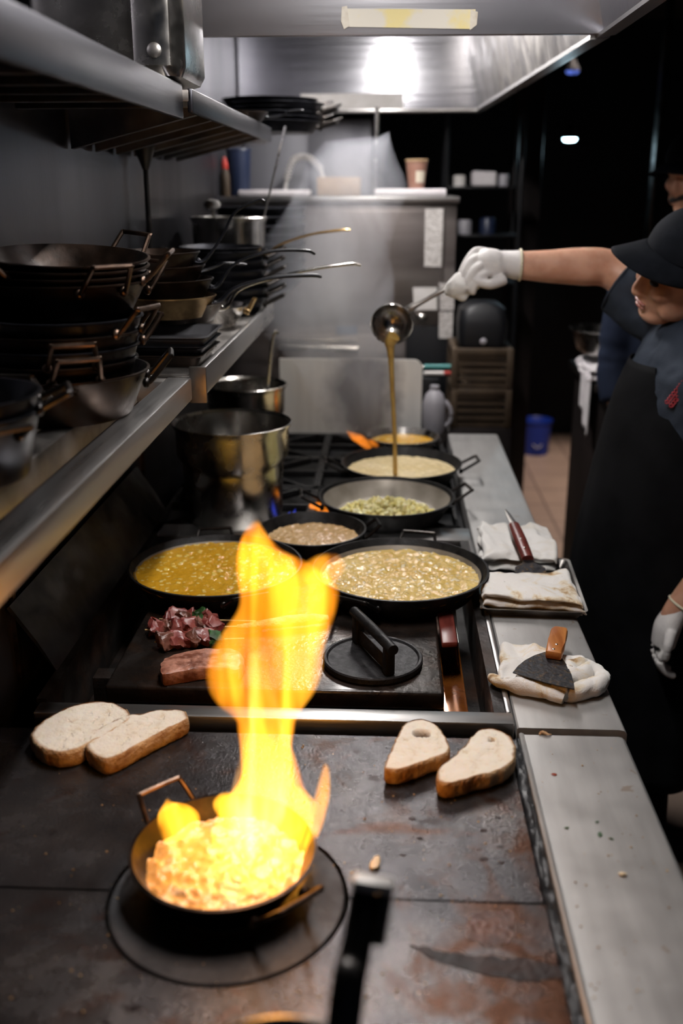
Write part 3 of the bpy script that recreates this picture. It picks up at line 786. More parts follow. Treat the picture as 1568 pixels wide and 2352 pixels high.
# ------------------------------------------------------------ meat
random.seed(21)
def skewer(label, p0, p1, stick_end, seed, greens):
    d = (p1 - p0); L = d.length; a = math.atan2(d.y, d.x)
    t = thing('meat_skewer', label, 'skewer', (p0.x, p0.y, p0.z), (0, 0, a), 'raw meat skewers on the grill plate')
    bm = NB(); e = (stick_end - p0).length
    tube(bm, [(-.012, 0, .012), (e * .5, 0, .012), (e, .002, .010)], [.0012, .0016, .0016], 8, 3)
    obj('bamboo_stick', bm, 'bamboo', t)
    n = 6
    for k in range(n):
        rr = random.uniform(.0135, .0185)
        green = k in greens
        bm = NB(); box(bm, -rr, rr, -rr * .95, rr * .95, -rr * .8, rr * .8, rr * .45, 2, Matrix.Translation((L * (k + .5) / n, random.uniform(-.003, .003), .0135)) @ Euler((random.random(), random.random() * .5, random.random())).to_matrix().to_4x4())
        bmesh.ops.subdivide_edges(bm, edges=bm.edges[:], cuts=1, use_grid_fill=True)
        jitter(bm, .009, 60, seed + k); jitter(bm, .005, 150, seed + k)
        for v in bm.verts: v.co.z = max(v.co.z, .0005)
        obj('herb_leaf' if green else 'meat_chunk', bm, 'herb' if green else random.choice(['meat_raw', 'meat_raw', 'meat_brown']), t)
zt = .8998
skewer('raw red meat skewer furthest up the grill plate, nearest the saffron pan', PZ(380, 1424, .91).xy.to_3d() + Vector((0, 0, zt)), PZ(490, 1426, .91).xy.to_3d() + Vector((0, 0, zt)), PZ(585, 1436, .91).xy.to_3d() + Vector((0, 0, zt)), 1, (4,))
skewer('middle one of three raw meat skewers on the black grill plate', PZ(348, 1448, .91).xy.to_3d() + Vector((0, 0, zt)), PZ(500, 1442, .91).xy.to_3d() + Vector((0, 0, zt)), PZ(600, 1447, .91).xy.to_3d() + Vector((0, 0, zt)), 4, ())
skewer('raw meat skewer with green herb right beside the pink steak', PZ(370, 1476, .91).xy.to_3d() + Vector((0, 0, zt)), PZ(505, 1470, .91).xy.to_3d() + Vector((0, 0, zt)), PZ(560, 1462, .91).xy.to_3d() + Vector((0, 0, zt)), 8, (5,))
px = [(368, 1520), (385, 1504), (430, 1492), (480, 1487), (540, 1488), (560, 1510), (545, 1535), (480, 1532), (420, 1538), (372, 1545)]
pts = [PZ(x, y, .925) for x, y in px]; cen = sum(pts, Vector()) / len(pts)
out = smooth_closed([(p.x - cen.x, p.y - cen.y) for p in pts], 5)
bm = NB()
loft(bm, [[Vector((p.x * s, p.y * s, z)) for p in out] for z, s in ((0, .96), (.004, 1.0), (.016, 1.0), (.022, .97), (.0245, .90), (.0255, .6), (.0255, .2))])
jitter(bm, .003, 60, 2); jitter(bm, .0012, 200, 2)
for v in bm.verts: v.co.z = max(v.co.z, 0)
tag(obj('steak', bm, 'steak', loc=(cen.x, cen.y, zt)), 'thick pink seared steak on the grill plate between skewers and flame', 'meat')
a = PZ(545, 1440, .912); b = PZ(752, 1420, .912)
bm = NB(); d = b - a
tube(bm, [a, a + d * .3 + Vector((0, -.004, .002)), a + d * .7 + Vector((0, -.003, .003)), b], [.004, .009, .011, .007], 14, 6, 1.0)
for v in bm.verts: v.co += noise.noise_vector(v.co * 120) * .002; v.co.z = max(v.co.z, .9)
tag(obj('toast_strip', bm, 'crust'), 'narrow pale strip of toast on the grill plate seen through the flame', 'bread')

# ------------------------------------------------------------ lying spatula in the gap beside the plate
c = [PZ(x, y, .905) for x, y in [(1003, 1402), (1038, 1400), (1051, 1481), (1014, 1483)]]
t = thing('pit_spatula', 'spatula with a dark red handle lying on the grill plate edge under the wide pan', 'spatula', tuple(c[3].lerp(c[0], .5).xy) + (.8998,))
o_ = Vector(t.location)
bm = NB(); prism(bm, [((p - o_).x, (p - o_).y) for p in c], 0, .011, .003)
obj('handle', bm, 'wood_red', t)
c2 = [PZ(x, y, .905) for x, y in [(1039, 1400), (1046, 1400), (1053, 1480), (1052, 1482)]]
bm = NB(); prism(bm, [((p - o_).x, (p - o_).y) for p in c2], .002, .010, .0005)
obj('tang', bm, 'rivet', t)
bm = NB(); box(bm, -.017, .017, .075, .30, .001, .0025); obj('blade', bm, 'blade_dark', t)

# ------------------------------------------------------------ towels
def folded(label, name, corners, layers, th, seed, mat, zb, curl=.003, loose=.0015, group=None):
    """corners on the support plane: near-left, near-right, far-right, far-left; a sheet folded back and forth"""
    nl, nr, fr, fl_ = [Vector(p) for p in corners]
    cen = (nl + nr + fr + fl_) / 4
    bm = NB(); NU = 46
    prof = []          # (v, z) along the sheet, starting on top at the far side
    gap = th
    top = layers * gap
    for L in range(layers):
        z = top - (L + .5) * gap
        fwd = (L % 2 == 0)
        ins = .004 * L
        vs = [1 - i / 14 for i in range(15)] if fwd else [i / 14 for i in range(15)]
        for v in vs: prof.append((.02 + v * .96, z))
        if L < layers - 1:
            e = .0 if fwd else 1.0; s = -1 if fwd else 1
            for k in range(1, 6):
                a = PI * k / 6
                prof.append((e + s * (.02 * 1 + .055 * gap / .012 * math.sin(a) - .04 * 0), z - gap * (1 - math.cos(a)) / 2))
    rows = []
    for (v, z) in prof:
        row = []
        for i in range(NU + 1):
            u = i / NU
            p = nl.lerp(nr, u).lerp(fl_.lerp(fr, u), v)
            w = noise.noise_vector(Vector((u * 4 + seed, v * 4, z * 90)))
            w2 = noise.noise_vector(Vector((u * 11 + seed, v * 11, z * 140 + 3)))
            zz = z + loose * 2.2 * w.z * (z / top) + loose * .9 * w2.z
            zz += curl * math.sin(u * 9 + seed + v * 3) * (z / top) * .5
            # collapsed rounded ends
            eu = min(u, 1 - u)
            if eu < .05: zz *= .72 + .28 * math.sqrt(max(0, 1 - (1 - eu / .05) ** 2))
            row.append(Vector((p.x + loose * 2.5 * w.x, p.y + loose * 2.5 * w.y, max(zz, .0008))) - Vector((cen.x, cen.y, 0)))
        rows.append(row)
    loft(bm, rows, False, False, closed=False)
    o = obj(name, bm, mat, loc=(cen.x, cen.y, zb), ang=80)
    so = o.modifiers.new('cloth', 'SOLIDIFY'); so.thickness = .0042; so.offset = 0
    sb = o.modifiers.new('soft', 'SUBSURF'); sb.levels = 1; sb.render_levels = 1
    return o
# tray and its towel
tr = thing('sheet_tray', 'small metal tray on the plate ledge holding the stained folded towel', 'tray', (.297, 1.93, .9037), (0, 0, R(-2.5)))
W, D = .100, .145
bm = NB()
def rrect(w, d, r, z, n=6):
    P = []
    for cx, cy, a0 in ((w - r, d - r, 0), (-w + r, d - r, 90), (-w + r, -d + r, 180), (w - r, -d + r, 270)):
        for k in range(n + 1):
            a = R(a0 + 90 * k / n); P.append(Vector((cx + r * math.cos(a), cy + r * math.sin(a), z)))
    return P
loft(bm, [rrect(W - .012, D - .012, .01, 0), rrect(W - .004, D - .004, .012, .014), rrect(W + .002, D + .002, .014, .018), rrect(W + .003, D + .003, .014, .0195), rrect(W - .003, D - .003, .012, .0185), rrect(W - .013, D - .013, .01, .002)])
obj('tray_body', bm, 'steel_grimy', tr)
zc = .925
def wp(x, y, z): return PZ(x, y, z)
o = folded('', 'folded_towel', [(.191, 1.818, 0), (.384, 1.792, 0), (.380, 1.945, 0), (.203, 1.915, 0)], 5, .0086, 2.0, 'towel', .9065, .006, .0036)
tag(o, 'folded white towel with brown burn stains on the small metal tray', 'towel')
o = folded('', 'folded_towel', [(.193, 1.500, 0), (.300, 1.458, 0), (.350, 1.575, 0), (.212, 1.640, 0)], 3, .0095, 7.0, 'towel', .9037, .006, .0042)
tag(o, 'crumpled white towel lying under the orange handled scraper', 'towel')
rope = obj('twisted_end', tube(NB(), [(.290, 1.466, .914), (.322, 1.470, .917), (.352, 1.492, .918), (.368, 1.524, .917), (.350, 1.540, .920), (.320, 1.508, .922), (.318, 1.538, .922), (.346, 1.566, .919), (.366, 1.552, .917)], [.012, .016, .016, .013, .015, .017, .016, .013, .007], 14, 6), 'towel', None)
for v in rope.data.vertices: v.co += noise.noise_vector(v.co * 60) * .005; v.co.z = max(v.co.z, .9045)
roll = obj('rolled_hem', tube(NB(), [(.181, 1.520, .913), (.200, 1.497, .918), (.235, 1.478, .919), (.272, 1.462, .918), (.292, 1.452, .914)], [.008, .0125, .0135, .013, .010], 14, 6), 'towel', None)
for v in roll.data.vertices: v.co += noise.noise_vector(v.co * 50) * .004; v.co.z = max(v.co.z, .9045)
roll.parent = o; roll.matrix_parent_inverse = Matrix.Translation(-o.location)
rope.parent = o; rope.matrix_parent_inverse = Matrix.Translation(-o.location)
o = folded('', 'folded_towel', [(.212, 2.045, 0), (.372, 2.035, 0), (.385, 2.235, 0), (.222, 2.255, 0)], 4, .0110, 12.0, 'towel_clean', .9037, .008, .0055)
tag(o, 'bundled clean white towel behind the tray, under the red handled spatula', 'towel')

# scraper with orange wooden handle
sc_ = thing('scraper', 'fan shaped dark griddle scraper with orange wooden handle resting on a towel', 'scraper', (.285, 1.545, .9362))
O = Vector(sc_.location)
px = [(1250, 1498), (1276, 1500), (1290, 1512), (1303, 1530), (1312, 1550), (1317, 1568), (1318, 1583), (1285, 1576), (1248, 1567), (1212, 1556), (1177, 1545), (1189, 1530), (1205, 1517), (1226, 1506)]
bm = NB(); prism(bm, [tuple((PZ(x, y, .9372) - O)[:2]) for x, y in px], 0, .0016)
obj('blade', bm, 'blade_dark', sc_, smooth=False)
h = [PZ(x, y, .951) - O for x, y in [(1252, 1497), (1258, 1470), (1265, 1444), (1274, 1439), (1302, 1443), (1304, 1450), (1297, 1478), (1290, 1503)]]
bm = NB(); prism(bm, [(p.x, p.y) for p in h], .0018, .0175, .004); obj('handle', bm, 'wood_orange', sc_)
bm = NB()
for x, y in ((1278, 1477), (1271, 1488)):
    p = PZ(x, y, .956) - O; ellipsoid(bm, (p.x, p.y, .0175), (.0028, .0028, .0012), u=10, v=6)
obj('rivet', bm, 'rivet', sc_)
# spatula with red handle, blade under the fold of the towel on the tray
A = Vector((.309, 2.000, .9545)); Bv = PZ(1212, 1283, .958); Cc = PZ(1180, 1205, .985); Dd = PZ(1160, 1170, .992)
sp = thing('turner_spatula', 'steel spatula with a dark red riveted handle lying across the bundled towel', 'spatula', tuple(A))
bm = NB(); ax = (Cc - Bv)
tube(bm, [Bv - A, Bv.lerp(Cc, .5) - A + Vector((0, 0, .001)), Cc - A], [.0128, .0138, .0120], 12, 5, .62); obj('handle', bm, 'wood_red', sp)
bm = NB()
for f in (.22, .48):
    p = Bv.lerp(Cc, f) - A + Vector((-.001, -.002, .0085)); ellipsoid(bm, tuple(p), (.0032, .0032, .0014), u=10, v=6)
obj('rivet', bm, 'rivet', sp)
bm = NB(); tube(bm, [Cc - A, Cc.lerp(Dd, .6) - A, Dd - A], [.009, .006, .0015], 8, 4, .25); obj('tang', bm, 'steel_grimy', sp)
bm = NB()
n_ = Bv - A
loft(bm, [[n_ + Vector((-.010, .004, -.004)), n_ + Vector((.010, .004, -.004)), n_ + Vector((.010, .004, -.0025)), n_ + Vector((-.010, .004, -.0025))],
          [n_ + Vector((-.013, -.012, -.007)), n_ + Vector((.015, -.012, -.007)), n_ + Vector((.015, -.012, -.0055)), n_ + Vector((-.013, -.012, -.0055))],
          [n_ + Vector((-.030, -.030, -.0095)), n_ + Vector((.032, -.030, -.0095)), n_ + Vector((.032, -.030, -.0080)), n_ + Vector((-.030, -.030, -.0080))],
          [n_ + Vector((-.032, -.046, -.0200)), n_ + Vector((.034, -.046, -.0200)), n_ + Vector((.034, -.046, -.0185)), n_ + Vector((-.032, -.046, -.0185))]])
obj('blade', bm, 'blade_dark', sp, smooth=False)

# ------------------------------------------------------------ tall pots on the range
def insert_pot(label, loc, r, h, name='insert_pot'):
    t = thing(name, label, 'pot', loc)
    prof = [(0, 0), (r * .80, 0), (r * .83, .006), (r * .87, h * .55), (r * .885, h * .62), (r * .965, h * .70), (r * .975, h * .95), (r * 1.03, h), (r * 1.04, h + .004), (r * 1.02, h + .006), (r * .965, h), (r * .955, h * .70), (r * .86, h * .60), (r * .82, .008), (0, .006)]
    obj('pot_body', lathe(NB(), prof, 72), 'steel_pot', t)
    return t
insert_pot('tall steel insert pot on the range, the nearer of the two under the shelf', (-.380, 2.385, RZ), .143, .243)
insert_pot('steel insert pot with a spoon standing in it, further back on the range', (-.412, 2.865, RZ), .116, .245)
t = thing('pot_spoon', 'long steel spoon standing in the rear insert pot on the range', 'spoon', (-.375, 2.835, .915))
a = Vector((0, 0, .012)); b = PY(628, 775, 2.78) - Vector(t.location)
bm = NB(); tube(bm, [a, a.lerp(b, .5), b, b + Vector((.012, .004, .012))], [.005, .005, .007, .007], 10, 4, .6); obj('handle', bm, 'steel_pot', t)
bm = NB(); ellipsoid(bm, (0, 0, .012), (.020, .010, .011)); obj('spoon_bowl', bm, 'steel_pot', t)

# ------------------------------------------------------------ close pot and tool at the lower edge
cp = Vector((-.068, .520, .9003))
t = thing('utensil_pot', 'steel insert pot at the near edge of the griddle, only its rim showing', 'pot', cp)
obj('pot_body', lathe(NB(), [(0, 0), (.070, 0), (.074, .005), (.080, .17), (.085, .19), (.086, .194), (.083, .195), (.078, .19), (.072, .008), (0, .006)], 64), 'steel_pot', t)
top = PY(838, 2048, .640); bot = Vector((-.045, .475, .915))
t = thing('hooked_ladle', 'dark hooked ladle handle leaning out of the near pot, tip coloured pale as if lit from above', 'ladle', bot)
mid = PY(790, 2345, .575)
bm = NB(); tube(bm, [Vector((0, 0, 0)), mid - bot, (mid - bot).lerp(top - bot, .5), top - bot], [.0105, .0128, .0118, .0110], 12, 6, .40, up=(0, -1, .6))
h0 = top - bot
obj('handle', bm, 'steel_dark', t)
mt = Matrix.Translation(h0 + Vector((.006, .004, .004))) @ Matrix.Rotation(R(9), 4, 'Y') @ Matrix.Rotation(R(-14), 4, 'X')
obj('handle_tip', bx(-.0165, .0165, -.0085, .0085, -.004, .005, .003, mtx=mt), 'lit_tip', t)  # pale material puts the lamplight on the steel tip into its colour
obj('hook', bx(.0045, .0170, -.0075, .0075, -.047, -.0042, .0045, 3, mtx=mt), 'steel_dark', t)
bm = NB(); lathe(bm, [(0, -.010), (.02, -.006), (.030, .005), (.032, .014), (.030, .014), (.018, -.003), (0, -.007)], 28); obj('ladle_bowl', bm, 'steel_pot', t)
# ------------------------------------------------------------ lower wall shelf (two lengths butted together)
ls = thing('rail_shelf', 'lower stainless wall shelf with two parallel rails, above the near part of the cooking line', 'shelf', (0, 0, 0))
bm = NB(); box(bm, -.405, -.360, .25, 1.806, 1.325, 1.367, .003); obj('rail', bm, 'steel', ls)
bm = NB(); box(bm, -.500, -.455, .25, 1.806, 1.325, 1.367, .003); obj('rail', bm, 'steel_grimy', ls)
bm = NB(); box(bm, -.619, -.575, .25, 1.806, 1.325, 1.367, .003); obj('rail', bm, 'steel_grimy', ls)
for q in ((-.455, -.405, 1.770, 1.806), (-.575, -.500, 1.770, 1.806), (-.455, -.405, .28, .31), (-.575, -.5, .28, .31)): obj('cross_member', bx(*q, 1.327, 1.366, .002), 'steel_grimy', ls)
fs = thing('flat_shelf', 'lower stainless wall shelf with a plain front lip, carrying skillets above the range', 'shelf', (0, 0, 0))
bm = NB(); box(bm, -.619, -.338, 1.812, 2.93, 1.362, 1.372, .002); box(bm, -.619, -.42, 2.93, 3.62, 1.362, 1.372); obj('shelf_board', bm, 'steel_grimy', fs)
bm = NB(); box(bm, -.345, -.333, 1.812, 2.93, 1.335, 1.386, .002); obj('front_lip', bm, 'steel', fs)
bm = NB(); box(bm, -.365, -.333, 1.8085, 1.8145, 1.318, 1.386, .002); obj('end_plate', bm, 'steel_grimy', fs)
# ------------------------------------------------------------ upper wall shelf
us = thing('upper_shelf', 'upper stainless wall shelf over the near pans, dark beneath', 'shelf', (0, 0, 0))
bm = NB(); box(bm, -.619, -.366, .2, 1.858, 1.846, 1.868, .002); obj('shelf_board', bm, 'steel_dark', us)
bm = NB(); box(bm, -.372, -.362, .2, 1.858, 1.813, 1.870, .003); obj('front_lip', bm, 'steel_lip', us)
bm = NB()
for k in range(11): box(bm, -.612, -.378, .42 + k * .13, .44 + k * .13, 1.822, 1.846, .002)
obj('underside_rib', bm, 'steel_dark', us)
uf = thing('upper_shelf', 'further length of the upper stainless wall shelf with ribbed underside', 'shelf', (0, 0, 0))
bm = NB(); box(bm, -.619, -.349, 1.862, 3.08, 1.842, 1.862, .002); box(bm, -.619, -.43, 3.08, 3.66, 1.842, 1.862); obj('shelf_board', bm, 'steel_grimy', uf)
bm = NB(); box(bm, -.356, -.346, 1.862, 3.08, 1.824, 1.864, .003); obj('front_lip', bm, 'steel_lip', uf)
for k in range(7):
    y = 2.02 + k * .165
    bm = NB()
    loft(bm, [[Vector((-.612, yy, 1.842)), Vector((-.36, yy, 1.842)), Vector((-.36, yy, 1.832)), Vector((-.612, yy, 1.770))] for yy in (y - .012, y + .012)])
    obj('bracket', bm, 'steel_grimy', uf, smooth=False)
bm = NB(); tube(bm, [(-.585, 2.50, 1.373), (-.585, 2.50, 1.80)], .0065, 10, 1)
tube(bm, [(-.585, 2.50, 1.74), (-.585, 2.50, 1.80)], [.008, .03], 12, 3); obj('support_rod', bm, 'steel_dark', uf)

# ------------------------------------------------------------ big stainless container on the upper shelf
ct = thing('storage_container', 'big rounded stainless container standing on the upper shelf', 'container', (-.475, 1.90, 1.8705))
def rr2(w, d, r, z): return rrect(w, d, r, z, 8)
bm = NB(); loft(bm, [rr2(.105, .100, .03, 0), rr2(.122, .117, .035, .006), rr2(.130, .125, .04, .022), rr2(.130, .125, .04, .36), rr2(.136, .131, .044, .365), rr2(.136, .131, .044, .372), rr2(.126, .121, .04, .370), rr2(.126, .121, .04, .03), rr2(.11, .105, .03, .01)])
obj('container_body', bm, 'steel_pot', ct)
bm = NB(); P = []
loft(bm, [[Vector((.083 + x, -.1255 + y, z)) for x, y in ((-.030, .004), (-.030, -.010), (-.022, -.013), (.022, -.013), (.030, -.010), (.030, .004))] for z in (.020, .024, .30, .303)])
obj('side_bracket', bm, 'steel_pot', ct)
bm = NB(); ellipsoid(bm, (.088, -.140, .042), (.012, .005, .012)); obj('rivet', bm, 'steel_grimy', ct)

# ------------------------------------------------------------ pans piled on the lower shelf, near stack
G1 = 'pans stacked on the rail shelf'
sz = 1.3675
paella('paella_pan', 'wide worn paella pan at the bottom of the tall stack, resting on the shelf rails', (-.506, 1.492, sz), .138, .066, .112, 'carbon', 'wire_black', (R(12), R(-92)), G1, w=.075, d=.034, rise=.020)
labs = ['lowest of the four small two handled pans in the tall stack', 'second lowest of the four small two handled pans in the tall stack', 'second from top of the four small two handled pans in the tall stack', 'top one of the four small two handled pans, right beneath the wider pans']
for i in range(4):
    an = [(R(-62), R(120)), (R(-66), R(110)), (R(30), R(200)), (R(-18), R(165))][i]
    paella('small_pan', labs[i], (-.494 + .003 * i, 1.484 + .004 * i, sz + .0045 + .0205 * i), .112, .080, .090, 'carbon_blue' if i % 2 else 'carbon', 'carbon_wire', an, G1, w=.068, d=.030, rise=.018, wire=.0038)
labs = ['lowest of the wide two handled pans piled on top of the tall stack', 'second lowest wide two handled pan near the top of the tall stack', 'second highest wide two handled pan near the top of the tall stack', 'topmost wide two handled pan of the tall stack, its brown inside showing']
for i in range(4):
    an = [(R(40), R(215)), (R(-48), R(130)), (R(5), R(190)), (R(62), R(-128))][i]
    paella('paella_pan', labs[i], (-.498, 1.545 + .004 * i, 1.513 + .0125 * i), .124, .048, .100, 'carbon', 'carbon_wire', an, G1, rot=(R(1.2 * i), R(1.0 * i), 0), w=.070, d=.034, rise=.022, wire=.0038)
G2 = 'dark pans at the near end of the rail shelf'
labs = ['lower of the two deep dark pans at the near end of the rail shelf', 'upper of the two deep dark pans at the near end of the rail shelf']
for i in range(2):
    paella('deep_pan', labs[i], (-.520, 1.135, sz + .020 * i), .106, .078, .088, 'carbon_blue', 'wire_black', (R(-40 + 60 * i), R(150)), G2, w=.065, d=.032, rise=.0)
# trays
G3 = 'dark sheet trays on the flat shelf'
labs = ['bottom one of the three stacked black sheet trays, with a burnt rusty rim', 'middle one of the three stacked black sheet trays beneath the skillets', 'top one of the three stacked black sheet trays, flat and shiny']
for i in range(3):
    t = thing('baking_tray', labs[i], 'tray', (-.473 + .003 * i, 1.975 + .004 * i, 1.3725 + .0165 * i), (0, 0, R(-1.5 + i)), G3)
    w, d = .122, .100
    bm = NB()
    loft(bm, [rr2(w - .010, d - .010, .016, 0), rr2(w - .003, d - .003, .018, .018), rr2(w + .003, d + .003, .02, .0215), rr2(w + .003, d + .003, .02, .023), rr2(w - .004, d - .004, .018, .0215), rr2(w - .012, d - .012, .016, .0022)])
    obj('tray_body', bm, 'carbon' if i == 0 else ('tray_grey' if i == 2 else 'carbon_blue'), t)
# skillets
G4 = 'skillets piled on the sheet trays'
def sk(label, cen, z, r, h, rb, tip, mat, hmat, arch=.02, hw=.010, rot=(0, 0, 0)):
    cx, cy = cen; dx, dy = tip[0] - cx, tip[1] - cy
    return skillet('skillet', label, (cx, cy, z), r, h, rb, math.atan2(dy, dx), math.hypot(dx, dy) - r, tip[2] - z - h, mat, hmat, group=G4, arch=arch, hw=hw, rot=rot)
sk('lowest skillet of the pile, its long bright steel handle reaching out furthest over the range', (-.452, 2.145), 1.4290, .100, .036, .080, (-.066, 2.35, 1.530), 'carbon', 'steel_pot', .012, .009)
sk('skillet with a golden brown side and black handle, second lowest of the pile', (-.462, 2.105), 1.4420, .100, .040, .078, (-.150, 2.25, 1.512), 'carbon_gold', 'carbon_blue', .012, .011)
sk('skillet with a rust blotched side and curved black handle in the middle of the pile', (-.470, 2.115), 1.4720, .102, .044, .080, (-.163, 2.25, 1.561), 'carbon', 'carbon_blue', .022, .009)
sk('skillet with a short thin handle, second from top of the pile', (-.480, 2.100), 1.5060, .098, .038, .078, (-.315, 2.245, 1.538), 'carbon', 'carbon_blue', .004, .007)
sk('topmost skillet of the pile, its handle rising steeply to a bare tip', (-.486, 2.080), 1.5320, .098, .040, .078, (-.258, 2.14, 1.672), 'carbon', 'carbon_blue', .012, .008)
# things further along
paella('saute_pan', 'small steel pan with a brass loop handle on the shelf edge behind the skillets', (-.425, 2.47, 1.3725), .078, .050, .050, 'steel_pot', 'brass', (R(20),), None, w=.03, d=.02, rise=.012, wire=.003)
G5 = 'black paella pans stacked above the range'
for i in range(6):
    paella('paella_pan', ['lowest black paella pan', 'second lowest black paella pan', 'third lowest black paella pan', 'third highest black paella pan', 'second highest black paella pan', 'highest black paella pan'][i] + ' of the round stack behind the skillets', (-.447 + .002 * (i % 2), 2.74, 1.3725 + .0245 * i), .116, .042, .095, 'carbon_blue', 'wire_black', (R(2 + 6 * (i % 3)), R(182)), G5, w=.06, d=.045, rise=.006)
skillet('skillet', 'dark skillet with a tan tapered handle lying on the stack of black paella pans', (-.449, 2.74, 1.5010), .110, .045, .090, R(4), .235, .045, 'carbon_blue', 'brass', arch=.004, hw=.009)
ip = insert_pot('steel pot with two ladles on the lower shelf, in front of the black bowls', (-.470, 3.02, 1.3725), .110, .24)
for (x, y, pxl, py_, lab) in ((-.43, 3.02, (655, 290), 3.10, 'long thin ladle handle leaning up past the upper shelf edge'), (-.50, 3.02, (487, 470), 2.98, 'short ladle with a round knob end standing in the shelf pot')):
    t = thing('long_ladle', lab, 'ladle', (x, y, 1.383))
    e = PY(pxl[0], pxl[1], py_) - Vector(t.location)
    bm = NB(); tube(bm, [Vector((0, 0, .01)), e * .5, e], [.004, .004, .005], 8, 4, .6); 
    obj('handle', bm, 'steel_pot', t)
    bm = NB(); ellipsoid(bm, (0, 0, .012), (.018, .018, .012)); obj('ladle_bowl', bm, 'steel_pot', t)
    if pxl[0] < 600:
        bm = NB(); ellipsoid(bm, tuple(e), (.024, .02, .016)); obj('knob', bm, 'paper', t)
G6 = 'black bowls stacked at the end of the lower shelf'
ordn = ['bottom', 'second lowest', 'third lowest', 'fourth lowest', 'fourth highest', 'third highest', 'second highest', 'top']
for i in range(8):
    o = obj('black_bowl', lathe(NB(), [(0, 0), (.09, 0), (.125, .03), (.142, .072), (.148, .076), (.147, .080), (.139, .075), (.122, .034), (.088, .005), (0, .004)], 48), 'carbon_blue', loc=(-.415, 3.33, 1.3725 + .027 * i))
    tag(o, ordn[i] + ' bowl of the tall black stack by the oven', 'bowl', G6)
G7 = 'black pans stacked on the end of the upper shelf'
for i in range(6):
    paella('paella_pan', ['bottom', 'second lowest', 'third lowest', 'third highest', 'second highest', 'top'][i] + ' black pan of the stack at the end of the upper shelf', (-.375 + .012 * math.sin(i * 2.1), 3.40 + .01 * (i % 2), 1.8645 + .0135 * i), .150, .030, .13, 'carbon_blue', 'wire_black', (R(-5 + 14 * (i % 3)), R(185)), G7, w=.06, d=.05, rise=.0)
o = skillet('skillet', 'shallow black skillet lying low at the front of the upper shelf end', (-.40, 2.80, 1.8640), .075, .02, .062, R(20), .10, .012, 'carbon', 'carbon_blue', arch=.0, hw=.008)

# ------------------------------------------------------------ hoods
def hood(name, label, x0, x1, y0, y1, x1b, zb, zt):
    h = thing(name, label, 'hood', (0, 0, 0))
    return h
h1 = hood('exhaust_hood', 'nearer stainless exhaust hood overhead with a yellowed sticker inside its end', 0, 0, 0, 0, 0, 0, 0)
bm = NB(); box(bm, -.61, .445, 2.240, 2.262, 1.996, 2.60, .001); obj('end_panel', bm, 'steel_hood_near', h1)
bm = NB(); loft(bm, [[Vector((x, y, z)) for x, z in ((.428, 1.998), (.440, 1.998), (.300, 2.60), (.288, 2.60))] for y in (-.3, 2.24)]); obj('side_panel', bm, 'steel_hood', h1, smooth=False)
bm = NB(); loft(bm, [[Vector((x, y, z)) for x, z in ((.418, 1.990), (.418, 1.998), (.452, 2.004), (.456, 2.03), (.460, 2.03), (.456, 1.996))] for y in (-.3, 2.262)]); obj('rim', bm, 'steel', h1, smooth=False)
obj('top_panel', bx(-.61, .46, -.3, 2.262, 2.601, 2.62), 'hood_out', h1)
obj('outer_panel', bx(.4605, .475, -.3, 2.262, 2.01, 2.60), 'hood_out', h1)
h2 = hood('exhaust_hood', 'further stainless exhaust hood over the range with a white label on its far end', 0, 0, 0, 0, 0, 0, 0)
bm = NB(); loft(bm, [[Vector((x, y, z)) for y, z in ((4.30, 1.992), (4.32, 1.992), (4.32, 2.60), (4.30, 2.60))] for x in (-.61, .37)]); obj('end_panel', bm, 'steel_hood', h2, smooth=False)
bm = NB()
loft(bm, [[Vector((x + dx, y, z)) for x, z in ((.0, 1.998), (.012, 1.998), (-.13, 2.60), (-.142, 2.60))] for y, dx in ((2.27, .415), (4.30, .345))]); obj('side_panel', bm, 'steel_grimy', h2, smooth=False)
bm = NB()
loft(bm, [[Vector((x + dx, y, z)) for x, z in ((-.012, 1.988), (-.012, 1.998), (.024, 2.002), (.028, 2.03), (.032, 2.03), (.028, 1.992))] for y, dx in ((2.265, .418), (4.33, .346))]); obj('rim', bm, 'steel', h2, smooth=False)
bm = NB(); box(bm, -.61, .36, 4.285, 4.335, 1.985, 1.998, .003); obj('rim', bm, 'steel_x', h2)
obj('top_panel', bx(-.61, .46, 2.264, 4.33, 2.601, 2.62), 'hood_out', h2)
bm = NB(); loft(bm, [[Vector((x + dx, y, z)) for x, z in ((.033, 2.01), (.045, 2.01), (.045, 2.60), (.033, 2.60))] for y, dx in ((2.265, .42), (4.33, .348))]); obj('outer_panel', bm, 'hood_out', h2, smooth=False)
# stickers
def decal(name, pxs, y, mat, label=None, cat='sticker', parent=None, th=.0012, yo=-.001):
    bm = NB()
    a = [PY(x, yy, y) + Vector((0, yo, 0)) for x, yy in pxs]
    loft(bm, [[p for p in a], [p + Vector((0, -th, 0)) for p in a]])
    o = obj(name, bm, mat, parent, smooth=False)
    if label: tag(o, label, cat)
    return o
st = thing('hood_sticker', 'yellowed paper sticker with peeling tape inside the nearer exhaust hood', 'sticker', (0, 0, 0))
decal('paper', [(792, 20), (1092, 22), (1084, 67), (796, 62)], 2.24, 'sticker', parent=st)
bm_px = [(785, 16), (797, 14), (803, 60), (790, 68), (783, 50)]
decal('tape', bm_px, 2.24, 'tape', parent=st, yo=-.0024)
decal('tape', [(1080, 22), (1097, 28), (1094, 58), (1078, 70)], 2.24, 'tape', parent=st, yo=-.0024)
decal('hood_label', [(690, 216), (925, 214), (927, 249), (692, 251)], 4.298, 'paper', 'blank white label strip along the bottom of the further hood end')

